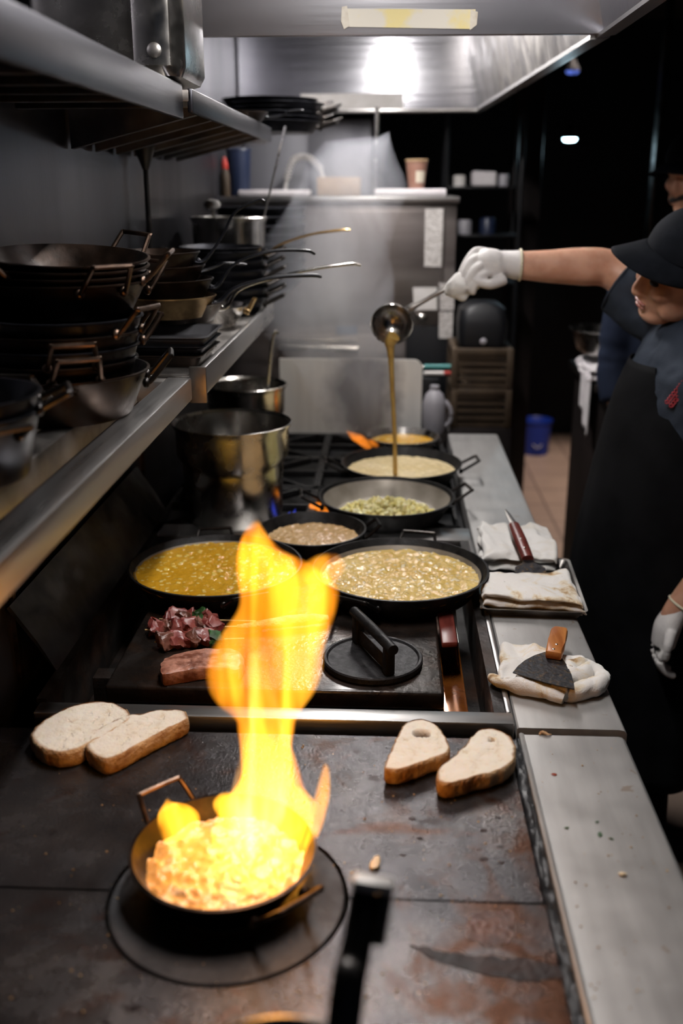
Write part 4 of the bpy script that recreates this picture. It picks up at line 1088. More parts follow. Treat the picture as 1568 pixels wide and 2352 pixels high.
# lamps under the hoods
emis('lamp_glow', (1.0, .955, .93), 150)
def hood_lamp(label, y0, y1, z, x=0.0):
    t = thing('hood_lamp', label, 'lamp', (x, (y0 + y1) / 2, z)); L = (y1 - y0) / 2
    obj('fixture', bx(-.07, .07, -L - .02, L + .02, .02, .05, .006), 'steel_hood', t)
    obj('fixture_stem', bx(-.015, .015, -.015, .015, .05, 2.601 - z), 'steel_hood', t)
    bm = NB(); tube(bm, [(0, -L, 0), (0, L, 0)], .02, 14, 1); obj('tube', bm, 'lamp_glow', t)
hood_lamp('bright tube lamp hanging inside the nearer exhaust hood', 1.20, 1.80, 2.22, .0)
hood_lamp('bright tube lamp hanging inside the further exhaust hood', 2.75, 3.75, 2.27, .0)
# ------------------------------------------------------------ oven at the end of the line
ov = thing('convection_oven', 'double stainless convection oven at the end of the line with notices stuck on it', 'oven', (0, 0, 0))
obj('oven_body', bx(-.615, .243, 3.752, 4.28, .08, 1.645, .004), 'steel_oven', ov)
obj('oven_top', bx(-.617, .25, 3.735, 4.285, 1.646, 1.668, .003), 'steel_x', ov)
obj('oven_door', bx(-.58, .20, 3.742, 3.7515, 1.215, 1.62, .003), 'steel_oven', ov)
obj('oven_door', bx(-.58, .065, 3.742, 3.7515, .60, 1.175, .003), 'steel_oven', ov)
bm = NB(); tube(bm, [(-.40, 3.705, 1.135), (-.11, 3.705, 1.128)], .011, 12, 1)
for x in (-.395, -.115): tube(bm, [(x, 3.705, 1.133), (x, 3.742, 1.133)], .008, 10, 1)
obj('door_handle', bm, 'steel_pot', ov)
obj('door_hinge', bx(-.44, -.115, 3.728, 3.742, 1.150, 1.160, .002), 'steel_pot', ov)
obj('control_panel', bx(.068, .243, 3.745, 3.7515, .62, 1.21, .002), 'plastic_black', ov)
decal('notice', [(976, 480), (1018, 479), (1013, 613), (974, 612)], 3.742, 'paper_print', 'long printed notice stuck high on the oven front', 'notice', yo=-.0015)
decal('notice', [(948, 660), (1003, 660), (1003, 711), (950, 712)], 3.742, 'paper', 'square white notice on the oven behind the ladle handle', 'notice', yo=-.0015)
decal('notice', [(1008, 650), (1043, 650), (1042, 712), (1010, 712)], 3.744, 'paper_print', 'small printed notice at the oven corner, the upper one of the pair', 'notice', yo=-.0015)
decal('notice', [(1008, 716), (1040, 716), (1038, 777), (1007, 777)], 3.744, 'paper_print', 'small printed notice at the oven corner, the lower one of the pair', 'notice', yo=-.0015)
decal('door_badge', [(772, 748), (820, 748), (820, 768), (772, 768)], 3.742, 'sticker_blue', None, None, ov, yo=-.0015)
for (x, y) in ((970, 725), (983, 722)):
    pass
bm = NB(); p = PY(968, 727, 3.742); ellipsoid(bm, (p.x, 3.735, p.z), (.022, .012, .012)); obj('knob', bm, 'steel_pot', ov)

# things standing on the oven
def on_oven(y): return 1.6682
def slab(name, label, cat, x0, x1, y0, y1, z, h, mat, n=1, group=None):
    o = obj(name, bx(x0, x1, y0, y1, 0, h, min(.006, h * .3)), mat, loc=(0, 0, z)); tag(o, label, cat, group); return o
slab('paper_tray', 'white lidded tray on the oven top beside the brown cup', 'tray', -.055, .205, 3.80, 4.00, 1.6682, .026, 'cloth_white')
slab('folded_cloth', 'white folded cloths along the oven top under the coiled hose', 'cloth', -.56, -.30, 3.84, 4.02, 1.6682, .022, 'cloth_white')
slab('wooden_crate', 'small tan wooden crate on the oven top below the coiled hose', 'crate', -.285, -.115, 4.08, 4.22, 1.6682, .07, 'card')
t = thing('paper_cup', 'brown paper cup with a pale label on the white tray', 'cup', (.098, 3.905, 1.6945))
obj('cup_body', lathe(NB(), [(0, 0), (.028, 0), (.0405, .098), (.040, .1), (.0375, .098), (.026, .004), (0, .003)], 32), 'cup', t)
obj('cup_rim', lathe(NB(), [(.0395, .094), (.0425, .097), (.0425, .101), (.040, .103), (.038, .1)], 32), 'card', t)
bm = NB(); RG = []
for z in (.022, .062): RG.append([Vector(((.0300 + z * .118) * math.cos(a), (.0300 + z * .118) * math.sin(a), z)) for a in [R(-95 + 5 * k) for k in range(13)]])
loft(bm, RG, False, False, closed=False)
obj('cup_sleeve_label', bm, 'cup_label', t)
# coil hose
bm = NB(); P = []
c0, c1, c2 = PY(658, 412, 4.25), PY(690, 355, 4.25), PY(736, 388, 4.25)
base = catmull([c0, c0.lerp(c1, .7) + Vector((-.01, 0, .01)), c1.lerp(c2, .4) + Vector((0, 0, .01)), c2], 20)
for i, p in enumerate(base):
    tn = (base[min(i + 1, len(base) - 1)] - base[max(i - 1, 0)]).normalized(); u = Vector((0, 1, 0)); s = tn.cross(u)
    for k in range(3):
        a = 2 * PI * (i * 3 + k) / 9.0
        P.append(p + u * .011 * math.cos(a) + s * .011 * math.sin(a))
tube(bm, P, .0035, 6, 1)
tube(bm, [c0, c0 + Vector((-.012, 0, -.08))], .007, 8, 1); tube(bm, [c2, c2 + Vector((.012, .0, -.04))], .008, 8, 1)
hz = obj('coil_hose', bm, 'paper'); tag(hz, 'curved coiled steel spray hose above the oven top', 'hose')
# tap rising behind that carries the hose
t = thing('hose_stand', 'pale upright metal post on the oven top beside the white tray', 'post', (-.058, 4.06, 1.6682))
bm = NB(); tube(bm, [(.0, 0, 0), (.006, 0, .32)], .010, 10, 1); obj('post', bm, 'steel_pot', t)
t = thing('blue_tub', 'dark blue plastic tub on the oven top by the wall', 'tub', (-.565, 3.92, 1.6682))
obj('tub_body', lathe(NB(), [(0, 0), (.040, 0), (.046, .16), (.050, .163), (.048, .168), (.042, .16), (.037, .004), (0, .004)], 32), 'plastic_navy', t)
o = obj('sauce_bottle', lathe(NB(), [(0, 0), (.017, 0), (.018, .006), (.018, .07), (.012, .09), (.006, .11), (.0, .113)], 24), 'crate', loc=(-.600, 3.80, 1.6682)); tag(o, 'brown squeeze bottle with an orange cap against the wall', 'bottle')
c = obj('bottle_cap', lathe(NB(), [(0, .100), (.012, .094), (.013, .112), (.006, .135), (0, .137)], 20), 'plastic_red', o)

# wall cupboard shelf behind oven, steel back wall panel and hanging rail
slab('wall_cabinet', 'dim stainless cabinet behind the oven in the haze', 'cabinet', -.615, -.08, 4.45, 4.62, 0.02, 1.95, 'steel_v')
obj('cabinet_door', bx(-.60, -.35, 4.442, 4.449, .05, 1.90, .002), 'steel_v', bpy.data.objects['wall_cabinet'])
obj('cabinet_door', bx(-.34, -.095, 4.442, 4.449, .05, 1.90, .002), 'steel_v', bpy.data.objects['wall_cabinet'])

# wire shelving with dim odds and ends
w = thing('wire_shelving', 'black wire shelving unit with small things on it behind the oven corner', 'shelving', (.40, 4.62, 0))
bm = NB()
for x in (-.16, .16):
    for y in (-.12, .12): tube(bm, [(x, y, 0), (x, y, 2.0)], .010, 8, 1)
obj('post', bm, 'plastic_black', w)
for z in (.5, 1.0, 1.30, 1.50, 1.70):
    bm = NB(); box(bm, -.16, .16, -.12, .12, z - .006, z + .004, .002); obj('wire_shelf', bm, 'plastic_black', w)
random.seed(4)
for (x, z, rr, hh, mt, lab) in ((.30, 1.7042, .026, .045, 'paper', 'small white cup on the top wire shelf beside the paper bundle'), (.49, 1.7042, .022, .05, 'plastic_grey', 'grey jar at the end of the top wire shelf'),
                              (.33, 1.5042, .030, .06, 'plastic_grey', 'grey jar on the second wire shelf by the oven side'), (.43, 1.5042, .035, .07, 'plastic_navy', 'dark jar on the second wire shelf'),
                              (.36, 1.3042, .03, .07, 'plastic_grey', 'grey jar on the third wire shelf by the oven side'), (.46, 1.3042, .035, .09, 'plastic_navy', 'dark jar on the third wire shelf')):
    o = obj('jar', lathe(NB(), [(0, 0), (rr, 0), (rr, hh * .85), (rr * .8, hh), (0, hh)], 20), mt, loc=(x, 4.56, z)); tag(o, lab, 'jar', 'jars on the wire shelving')
bm = NB(); box(bm, -.055, .055, -.03, .03, 0, .062, .012, 3); jitter(bm, .006, 18, 3)
for v in bm.verts: v.co.z = max(0, v.co.z)
tag(obj('paper_bundle', bm, 'cloth_white', loc=(.405, 4.55, 1.7042)), 'white paper bundle on the top wire shelf', 'paper')

# crates and black appliance
G = 'brown bottle crates stacked past the range'
cr = thing('milk_crate', 'brown plastic crate, upper one of the stack past the end of the range', 'crate', (.327, 3.575, 1.0345), group=G)
def crate_parts(t):
    w, d, h = .095, .125, .138
    bm = NB()
    for (x0, x1, y0, y1) in ((-w, w, -d, -d + .006), (-w, w, d - .006, d), (-w, -w + .006, -d, d), (w - .006, w, -d, d)):
        for z in (.0, .026, .052, .078, .100): box(bm, x0, x1, y0, y1, z, z + .016)
    box(bm, -w, w, -d, d, 0, .004)
    obj('crate_wall', bm, 'crate', t, smooth=False)
    bm = NB()
    for sx in (-1, 1):
        for sy in (-1, 1): box(bm, sx * w - .011, sx * w + .011, sy * d - .011, sy * d + .011, 0, h, .003)
    for sy in (-1, 1): box(bm, -w, w, sy * d - .010, sy * d + .010, h - .022, h, .003)
    for sx in (-1, 1): box(bm, sx * w - .010, sx * w + .010, -d, d, h - .022, h, .003)
    obj('crate_frame', bm, 'crate', t)
crate_parts(cr)
c2 = copy_tree(cr); c2.location = (.329, 3.575, .8945); c2['label'] = 'brown plastic crate, lower one of the stack past the end of the range'
bm = NB(); box(bm, .215, .44, 3.44, 3.71, .0, .893, .004)
tag(obj('low_cabinet', bm, 'post_brown'), 'low dark cabinet carrying the brown crates past the range', 'cabinet')
t = thing('black_appliance', 'bulky black appliance sitting on the brown crates', 'appliance', (.330, 3.575, 1.1735))
bm = NB(); loft(bm, [rrect(.080, .10, .03, 0), rrect(.084, .105, .03, .08), rrect(.078, .09, .04, .125), rrect(.05, .07, .04, .145)]); obj('appliance_body', bm, 'plastic_black', t)
bm = NB(); ellipsoid(bm, (.0, -.107, .02), (.012, .006, .012)); obj('button', bm, 'plastic_grey', t)

# stand between range and oven: splash shield, jug, tongs
st2 = thing('side_cart', 'low dark cart between range and oven', 'cart', (0, 0, 0))
obj('cart_top', bx(-.55, .186, 3.335, 3.70, .862, .880, .003), 'steel_dark', st2)
bm = NB()
for x in (-.53, .17):
    for y in (3.36, 3.68): box(bm, x - .012, x + .012, y - .012, y + .012, 0, .862)
obj('cart_leg', bm, 'plastic_black', st2)
bm = NB(); W2 = .245
pts = [(-W2, -.128), (W2, -.128), (W2, .10)] + [(W2 - .03 + .03 * math.cos(R(a)), .102 + .03 * math.sin(R(a))) for a in (0, 20, 45, 70, 90)] + [(-W2, .132)]
loft(bm, [[Vector((x, y, z)) for x, z in pts] for y in (0, .008)])
ss = obj('splash_shield', bm, 'shield', loc=(-.125, 3.40, 1.008), smooth=False)
tag(ss, 'upright pale steel splash shield with a scorched patch behind the rear pans', 'shield')
t = thing('plastic_jug', 'cloudy grey plastic jug standing behind the splash shield edge', 'jug', (.164, 3.405, .8805))
obj('jug_body', lathe(NB(), [(0, 0), (.036, 0), (.040, .01), (.040, .11), (.030, .14), (.016, .155), (.016, .17), (0, .17)], 28), 'plastic_grey', t)
bm = NB(); tube(bm, [(.038, -.01, .03), (.056, -.015, .05), (.056, -.015, .09), (.036, -.01, .12)], .007, 8, 5); obj('handle', bm, 'plastic_grey', t)
tb = slab('tall_canister', 'dark canister behind the jug with tongs lying across it', 'canister', .12, .185, 3.50, 3.60, .8805, .178, 'plastic_black')
for k, (dz, mat_, lab) in enumerate(((0, 'plastic_teal', 'teal handled tongs lying across the dark canister, lower pair'), (.026, 'plastic_teal', 'teal handled tongs lying across the dark canister, upper pair'))):
    t = thing('kitchen_tongs', lab, 'tongs', (.150, 3.54, 1.0587 + dz), (0, 0, R(3 - 6 * k)), 'teal handled tongs by the oven')
    bm = NB(); tube(bm, [(-.02, 0, .009), (.075, 0, .009)], [.0075, .009], 10, 3); obj('handle_grip', bm, mat_, t)
    bm = NB(); tube(bm, [(-.14, 0, .008), (-.02, 0, .008)], [.003, .004], 8, 2); obj('tong_arm', bm, 'steel_pot', t)
    if k == 0:
        bm = NB(); tube(bm, [(-.02, -.012, .013), (.05, -.012, .013)], [.007, .008], 10, 3); obj('handle_grip', bm, 'paper', t)
        bm = NB(); tube(bm, [(.05, -.012, .013), (.074, -.012, .013)], [.008, .008], 10, 3); obj('grip_end', bm, 'plastic_red', t)

# side prep table across the aisle
pt = thing('prep_table', 'dark side prep table across the aisle under the steel bowl', 'table', (0, 0, 0))
obj('table_top', bx(.72, 1.3, 3.45, 3.98, 1.02, 1.05, .004), 'steel_dark', pt)
obj('table_body', bx(.745, 1.28, 3.49, 3.96, 0, 1.02, .004), 'post_brown', pt)
bw = thing('mixing_bowl', 'wide steel mixing bowl on the side prep table', 'bowl', (.80, 3.66, 1.1105))
obj('bowl_body', lathe(NB(), [(0, 0), (.07, 0), (.115, .035), (.138, .10), (.146, .102), (.145, .106), (.135, .102), (.11, .04), (.066, .005), (0, .004)], 48), 'steel_pot', bw)
o = folded('', 'white_cloth', [(.705, 3.50, 0), (.90, 3.48, 0), (.92, 3.80, 0), (.72, 3.82, 0)], 4, .014, 22.0, 'cloth_white', 1.0505, .008, .006)
tag(o, 'white cloth under the steel mixing bowl', 'cloth')
bm = NB(); rows = []
for i in range(13):
    f = i / 12; row = []
    for k in range(15):
        u = k / 14
        row.append(Vector((.715 - .006 + .004 * math.sin(u * 14), 3.47 + .17 * u, 1.075 - .22 * f * (1 - .55 * u) + .006 * math.sin(u * 14))))
    rows.append(row)
loft(bm, rows, False, False, closed=False)
hc = obj('hanging_cloth', bm, 'cloth_white'); so = hc.modifiers.new('cloth', 'SOLIDIFY'); so.thickness = .006
tag(hc, 'white cloth hanging over the edge of the side prep table', 'cloth')

# blue bucket, ceiling lamp of the dining side, a reflection built as a second lamp
t = thing('plastic_bucket', 'bright blue plastic bucket on the floor in the dark doorway', 'bucket', (1.00, 6.55, .0))
obj('bucket_body', lathe(NB(), [(0, 0), (.085, 0), (.10, .22), (.105, .222), (.104, .23), (.096, .22), (.08, .005), (0, .005)], 32), 'plastic_blue', t)
bm = NB(); tube(bm, [(-.1, 0, .2), (-.06, -.03, .12), (0, -.11, .06), (.06, -.03, .12), (.1, 0, .2)], .004, 8, 5); obj('handle', bm, 'plastic_grey', t)
emis('bulb_glow', (.55, .86, 1.0), 18)
emis('reflection_glow', (.10, .16, .60), 1.2)  # dim blue reflection, added as a glowing bulb on a cord
for (px, py, y, mt, lab, sc) in ((1308, 320, 5.2, 'bulb_glow', 'small bright bluish pendant lamp in the dark', 1.0), (1314, 165, 5.6, 'reflection_glow', 'dim blue reflection high in the dark, built as a glowing lamp', .8)):
    p = PY(px, py, y)
    t = thing('pendant_and_reflection', lab, 'lamp', tuple(p))
    bm = NB(); lathe(bm, [(0, -.012), (.026, -.009), (.034, .002), (.030, .012), (0, .014)], 24); obj('bulb', bm, mt, t)
    bm = NB(); lathe(bm, [(.037, .004), (.036, .016), (.018, .045), (.012, .07), (0, .072)], 24); obj('lamp_shade', bm, 'plastic_black', t)
    bm = NB(); tube(bm, [(0, 0, .07), (0, 0, 2.719 - p.z)], .003, 6, 1); obj('cord', bm, 'plastic_black', t)
# ------------------------------------------------------------ people
def ering(c, rx, ry, n=32, fold=0, k=0, tilt=None):
    return [Vector((c[0] + (rx + fold * math.sin(k * 2 * PI * i / n)) * math.cos(2 * PI * i / n), c[1] + (ry + fold * math.sin(k * 2 * PI * i / n)) * math.sin(2 * PI * i / n), c[2])) for i in range(n)]
def head_mesh(bm, m):
    """skull, jaw, brow, nose, lips, chin, ears and neck root in head space (+x is forward)"""
    ellipsoid(bm, (-.006, 0, .040), (.098, .078, .088), m, 28, 18)
    ellipsoid(bm, (.028, 0, -.030), (.068, .062, .080), m, 28, 18)
    ellipsoid(bm, (.050, 0, -.085), (.042, .040, .030), m)          # chin and jaw
    ellipsoid(bm, (.084, 0, .022), (.018, .052, .013), m)           # brow
    for s in (-1, 1):
        ellipsoid(bm, (.070, s * .034, -.018), (.026, .026, .024), m)  # cheeks
        ellipsoid(bm, (-.012, s * .078, -.008), (.020, .008, .032), m)  # ears
        ellipsoid(bm, (.088, s * .013, -.034), (.013, .010, .009), m)  # nostrils
        ellipsoid(bm, (.030, s * .050, -.058), (.045, .014, .030), m)  # jaw sides
    tube(bm, [m @ Vector((.088, 0, .020)), m @ Vector((.103, 0, -.008)), m @ Vector((.108, 0, -.030)), m @ Vector((.094, 0, -.038))], [.009, .011, .014, .009], 12, 4)
    ellipsoid(bm, (.092, 0, -.056), (.010, .024, .0065), m)
    ellipsoid(bm, (.089, 0, -.067), (.011, .021, .0065), m)
    return bm
def finger(bm, pts, r0, r1):
    n = len(pts); tube(bm, pts, [r0 + (r1 - r0) * i / (n - 1) for i in range(n)], 12, 4)
    ellipsoid(bm, tuple(pts[-1]), (r1, r1, r1), u=12, v=8)

ch = thing('person', 'cook in black cap, navy shirt and long black apron, reaching out with a soup ladle', 'person', (.66, 2.36, 0))
CO = Vector(ch.location)
HM = Matrix.Translation(Vector((.676, 2.350, 1.517)) - CO) @ Matrix.Rotation(R(192), 4, 'Z') @ Matrix.Rotation(R(6), 4, 'Y') @ Matrix.Rotation(R(-24), 4, 'X') @ Matrix.Scale(1.06, 4)
def L_(p): return Vector(p) - CO
wr = Vector((.318, 2.595, 1.514)); el = Vector((.560, 2.610, 1.502)); sh = Vector((.730, 2.500, 1.365))
lwr = Vector((.662, 2.105, .790)); lel = Vector((.800, 2.080, 1.020)); lsh = Vector((.765, 2.195, 1.350))
bm = NB()
loft(bm, [ering(L_((.66, 2.36, z)), rx, ry) if not c else ering(L_((c, 2.36, z)), rx, ry) for z, c, rx, ry in
          ((.84, .665, .105, .165), (.92, .660, .120, .172), (1.05, .660, .112, .155), (1.18, .672, .118, .165), (1.30, .705, .112, .180), (1.37, .728, .095, .175), (1.41, .742, .065, .10), (1.44, .745, .055, .06))])
tube(bm, [L_((.748, 2.36, 1.38)), L_((.725, 2.356, 1.44)), L_((.690, 2.352, 1.50))], [.062, .056, .055], 16, 4)
head_mesh(bm, HM)
tube(bm, [L_(sh), L_(sh.lerp(el, .5) + Vector((0, .01, .01))), L_(el), L_(el.lerp(wr, .30)) + Vector((0, 0, .004)), L_(el.lerp(wr, .7)), L_(wr), L_(wr + Vector((-.04, 0, .002)))], [.062, .054, .047, .0475, .040, .034, .030], 18, 5)
tube(bm, [L_(lsh), L_(lsh.lerp(lel, .5)), L_(lel), L_(lel.lerp(lwr, .35)), L_(lwr), L_(lwr + Vector((-.012, .0, -.05)))], [.060, .050, .042, .042, .030, .026], 18, 5)
for s in (-1, 1):
    tube(bm, [L_((.665, 2.36 + s * .085, .90)), L_((.655, 2.36 + s * .10, .50)), L_((.675, 2.36 + s * .11, .10)), L_((.672, 2.36 + s * .11, .06))], [.088, .060, .042, .045], 16, 5)
    tube(bm, [L_((.70, 2.36 + s * .11, .04)), L_((.60, 2.36 + s * .12, .032)), L_((.50, 2.36 + s * .125, .022))], [.036, .034, .020], 12, 4)
body = remesh(obj('body', bm, 'skin', ch), .0052, 5, .5)
# shirt
bm = NB()
loft(bm, [ering(L_((c, 2.36, z)), rx, ry, 48) for z, c, rx, ry in
          ((.90, .660, .132, .186), (1.05, .660, .126, .170), (1.18, .672, .132, .180), (1.30, .705, .126, .194), (1.37, .730, .108, .188), (1.415, .745, .080, .11), (1.425, .747, .072, .085))])
hem = Vector((.578, 2.582, 1.462))
tube(bm, [L_(sh + Vector((.02, -.03, -.02))), L_(sh), L_(sh.lerp(hem, .5)), L_(hem)], [.088, .086, .076, .0655], 24, 6)
tube(bm, [L_(lsh + Vector((-.01, .03, 0))), L_(lsh), L_(lsh.lerp(lel, .5)), L_(lsh.lerp(lel, .80))], [.085, .082, .070, .064], 24, 6)
o = remesh(obj('shirt', bm, 'shirt', ch), .0065, 3, .5)
tx = bpy.data.textures.new('cloth_wrinkle', 'CLOUDS'); tx.noise_scale = .09; tx.noise_depth = 2
dm = o.modifiers.new('wrinkle', 'DISPLACE'); dm.texture = tx; dm.strength = .030; dm.mid_level = .5; dm.texture_coords = 'LOCAL'
# sleeve cuff seam
bm = NB(); d_ = (hem - sh).normalized(); u_ = d_.cross(Vector((0, 0, 1))).normalized(); v_ = d_.cross(u_)
tube(bm, [L_(hem + (u_ * math.cos(a) + v_ * math.sin(a)) * .0655) for a in [2 * PI * k / 24 for k in range(25)]], .0035, 8, 1)
obj('sleeve_hem', bm, 'shirt', ch)
# apron
bm = NB(); rows = []
for z, front, ry, span in ((1.315, .572, .150, 46), (1.25, .545, .165, 52), (1.18, .528, .195, 80), (1.10, .513, .205, 100), (1.0, .496, .212, 108), (.90, .480, .220, 112), (.80, .466, .228, 112), (.70, .470, .234, 112), (.58, .478, .238, 112), (.42, .486, .240, 112), (.30, .492, .242, 112)):
    cx = .672; row = []
    for i in range(61):
        a = R(180 - span + 2 * span * i / 60)
        f = max(0, (1.15 - z)) * .022
        w = 1 + f * math.sin(a * 9 + z * 2) + f * .6 * math.sin(a * 17 + 1)
        row.append(L_((cx + (cx - front) * w * math.cos(a), 2.36 + ry * w * math.sin(a), z)))
    rows.append(row)
loft(bm, rows, False, False, closed=False)
ap = obj('apron', bm, 'apron', ch)
sb = ap.modifiers.new('soft', 'SUBSURF'); sb.levels = 1; sb.render_levels = 2
so = ap.modifiers.new('cloth', 'SOLIDIFY'); so.thickness = .004
# red stitched script on the chest
bm = NB()
e0 = PY(1528, 926, 2.19); e1 = PY(1572, 872, 2.19)
for row in range(2):
    P = []
    for k in range(40):
        f = k / 39
        p = e0.lerp(e1, f) + Vector((.010 * row, -.003, -.008 * row)); amp = .0055
        P.append(p + Vector((.0045 * math.cos(k * 1.35), 0, amp * math.sin(k * 1.35))) - CO)
    tube(bm, P, .0014, 6, 2)
obj('embroidery', bm, 'red_thread', ch)
# trousers, shoes
bm = NB()
loft(bm, [ering(L_((.662, 2.36, z)), rx, ry) for z, rx, ry in ((.80, .125, .180), (.88, .130, .184), (.97, .124, .172))])
for s in (-1, 1): tube(bm, [L_((.665, 2.36 + s * .085, .86)), L_((.655, 2.36 + s * .10, .50)), L_((.675, 2.36 + s * .11, .08))], [.098, .078, .068], 18, 5)
remesh(obj('trousers', bm, 'trousers', ch), .010, 3)
for s in (-1, 1):
    bm = NB(); tube(bm, [L_((.71, 2.36 + s * .11, .048)), L_((.60, 2.36 + s * .12, .045)), L_((.49, 2.36 + s * .125, .035))], [.046, .046, .034], 14, 5, .95)
    for v in bm.verts: v.co.z = max(v.co.z, .002)
    obj('shoe', bm, 'plastic_black', ch)
# hair, eyes, lips
bm = NB()
t_ = bmesh.new(); bmesh.ops.create_uvsphere(t_, u_segments=28, v_segments=18, radius=1)
for v in t_.verts: v.co = Vector((-.014 + v.co.x * .098, v.co.y * .082, .030 + v.co.z * .090))
bmesh.ops.delete(t_, geom=[v for v in t_.verts if v.co.x > .020 or v.co.z < -.045 and v.co.x > -.05], context='VERTS')
bmesh.ops.transform(t_, matrix=HM, verts=t_.verts); join(bm, t_)
obj('hair', bm, 'hair', ch)
for s in (-1, 1):
    bm = NB(); ellipsoid(bm, (.0880, s * .030, .001), (.009, .0135, .0042), HM, 14, 8); obj('eye', bm, 'hair', ch)
    bm = NB(); tube(bm, [HM @ Vector((.097, s * .013, .018)), HM @ Vector((.096, s * .030, .021)), HM @ Vector((.083, s * .049, .015))], [.003, .004, .002], 8, 4); obj('eyebrow', bm, 'hair', ch)
bm = NB(); ellipsoid(bm, (.0955, 0, -.0565), (.008, .022, .005), HM); ellipsoid(bm, (.0935, 0, -.0665), (.008, .019, .005), HM); obj('lips', bm, 'lips', ch)
# cap with brim
def make_cap(parent, HM, mat='cap'):
    bm = NB(); t_ = bmesh.new(); bmesh.ops.create_uvsphere(t_, u_segments=40, v_segments=26, radius=1)
    for v in t_.verts: v.co = Vector((-.006 + v.co.x * .110, v.co.y * .091, .046 + v.co.z * .094))
    bmesh.ops.bisect_plane(t_, geom=t_.verts[:] + t_.edges[:] + t_.faces[:], plane_co=(0, 0, .034), plane_no=(.10, 0, -1), clear_outer=True)
    bmesh.ops.transform(t_, matrix=HM, verts=t_.verts); join(bm, t_)
    c = obj('cap', bm, mat, parent); so = c.modifiers.new('cloth', 'SOLIDIFY'); so.thickness = .004
    bm = NB(); rows = []
    for i in range(25):
        a = R(-82 + 164 * i / 24); row = []
        for j in range(9):
            f = j / 8
            r0x, r0y = .106, .090
            x0, y0 = -.006 + r0x * math.cos(a), r0y * math.sin(a)
            ext = .084 * max(.0, math.cos(a * 1.08)) ** .30
            x = x0 + ext * f; y = y0 * (1 + .02 * f)
            z = .040 - .016 * f - .022 * (abs(y) / .09) ** 2 * (.35 + .65 * f) + .01 * math.cos(a)
            row.append(HM @ Vector((x, y, z)))
        rows.append(row)
    loft(bm, rows, False, False, closed=False)
    b = obj('cap_brim', bm, mat, c); so = b.modifiers.new('cloth', 'SOLIDIFY'); so.thickness = .003
    bm = NB(); ellipsoid(bm, (-.006, 0, .141), (.008, .008, .004), HM, 12, 8); obj('cap_button', bm, mat, c)
    return c
make_cap(ch, HM @ Matrix.Translation((0, 0, .004)) @ Matrix.Rotation(R(-9), 4, 'Y'))
# right glove, gripping the towel-wrapped ladle handle
bm = NB()
K = lambda x, y, d: L_(PY(x, y, d))
tube(bm, [L_(wr + Vector((.012, 0, 0))), L_(wr), L_(wr + Vector((-.025, 0, .002))), K(1140, 610, 2.595), K(1112, 604, 2.59), K(1096, 600, 2.59)], [.039, .039, .036, .043, .041, .030], 22, 5, .92, up=(0, 0, 1))
ellipsoid(bm, tuple(K(1128, 612, 2.585)), (.044, .034, .043))
finger(bm, [K(1116, 580, 2.615), K(1092, 578, 2.60), K(1073, 600, 2.585), K(1060, 626, 2.575)], .0125, .0100)
finger(bm, [K(1112, 592, 2.59), K(1088, 596, 2.572), K(1071, 620, 2.562), K(1064, 645, 2.558)], .0125, .0100)
finger(bm, [K(1116, 608, 2.57), K(1093, 616, 2.552), K(1078, 640, 2.545), K(1074, 660, 2.546)], .0120, .0095)
finger(bm, [K(1124, 626, 2.56), K(1103, 636, 2.542), K(1090, 655, 2.538), K(1086, 670, 2.542)], .0110, .0090)
finger(bm, [K(1158, 642, 2.56), K(1132, 652, 2.542), K(1112, 652, 2.535), K(1096, 646, 2.536)], .0140, .0105)
gl = remesh(obj('glove', bm, 'glove', ch), .0028, 3, .5)
bm = NB(); tube(bm, [L_(wr + Vector((.012, .0395 * math.cos(a), .0375 * math.sin(a)))) for a in [2 * PI * k / 28 for k in range(29)]], .0032, 8, 1); obj('glove_cuff', bm, 'glove_cuff', gl)
# left glove, hanging loosely curled
bm = NB()
d0 = lwr; pc = Vector((.645, 2.105, .730))
tube(bm, [L_(d0 + Vector((.008, 0, .014))), L_(d0), L_(pc + Vector((0, 0, .02))), L_(pc + Vector((-.006, 0, -.025)))], [.033, .032, .040, .036], 20, 5, .72, up=(1, 0, 0))
for i, (dy, ln) in enumerate(((-.030, .060), (-.010, .066), (.011, .062), (.030, .050))):
    b0 = pc + Vector((-.008, dy, -.028)); finger(bm, [L_(b0), L_(b0 + Vector((-.008, 0, -ln * .45))), L_(b0 + Vector((.006, 0, -ln * .85))), L_(b0 + Vector((.022, 0, -ln)))], .0105, .0085)
finger(bm, [L_(pc + Vector((.0, -.034, .022))), L_(pc + Vector((-.010, -.052, -.004))), L_(pc + Vector((-.012, -.050, -.034)))], .0125, .0095)
gl2 = remesh(obj('glove', bm, 'glove', ch), .0028, 3, .5)
dd = (lel - lwr).normalized(); uu = dd.cross(Vector((0, 1, 0))).normalized()
bm = NB(); tube(bm, [L_(d0 + Vector((.008, 0, .014)) + (uu * math.cos(a) * .030 + Vector((0, 1, 0)) * math.sin(a) * .034)) for a in [2 * PI * k / 28 for k in range(29)]], .0032, 8, 1); obj('glove_cuff', bm, 'glove_cuff', gl2)

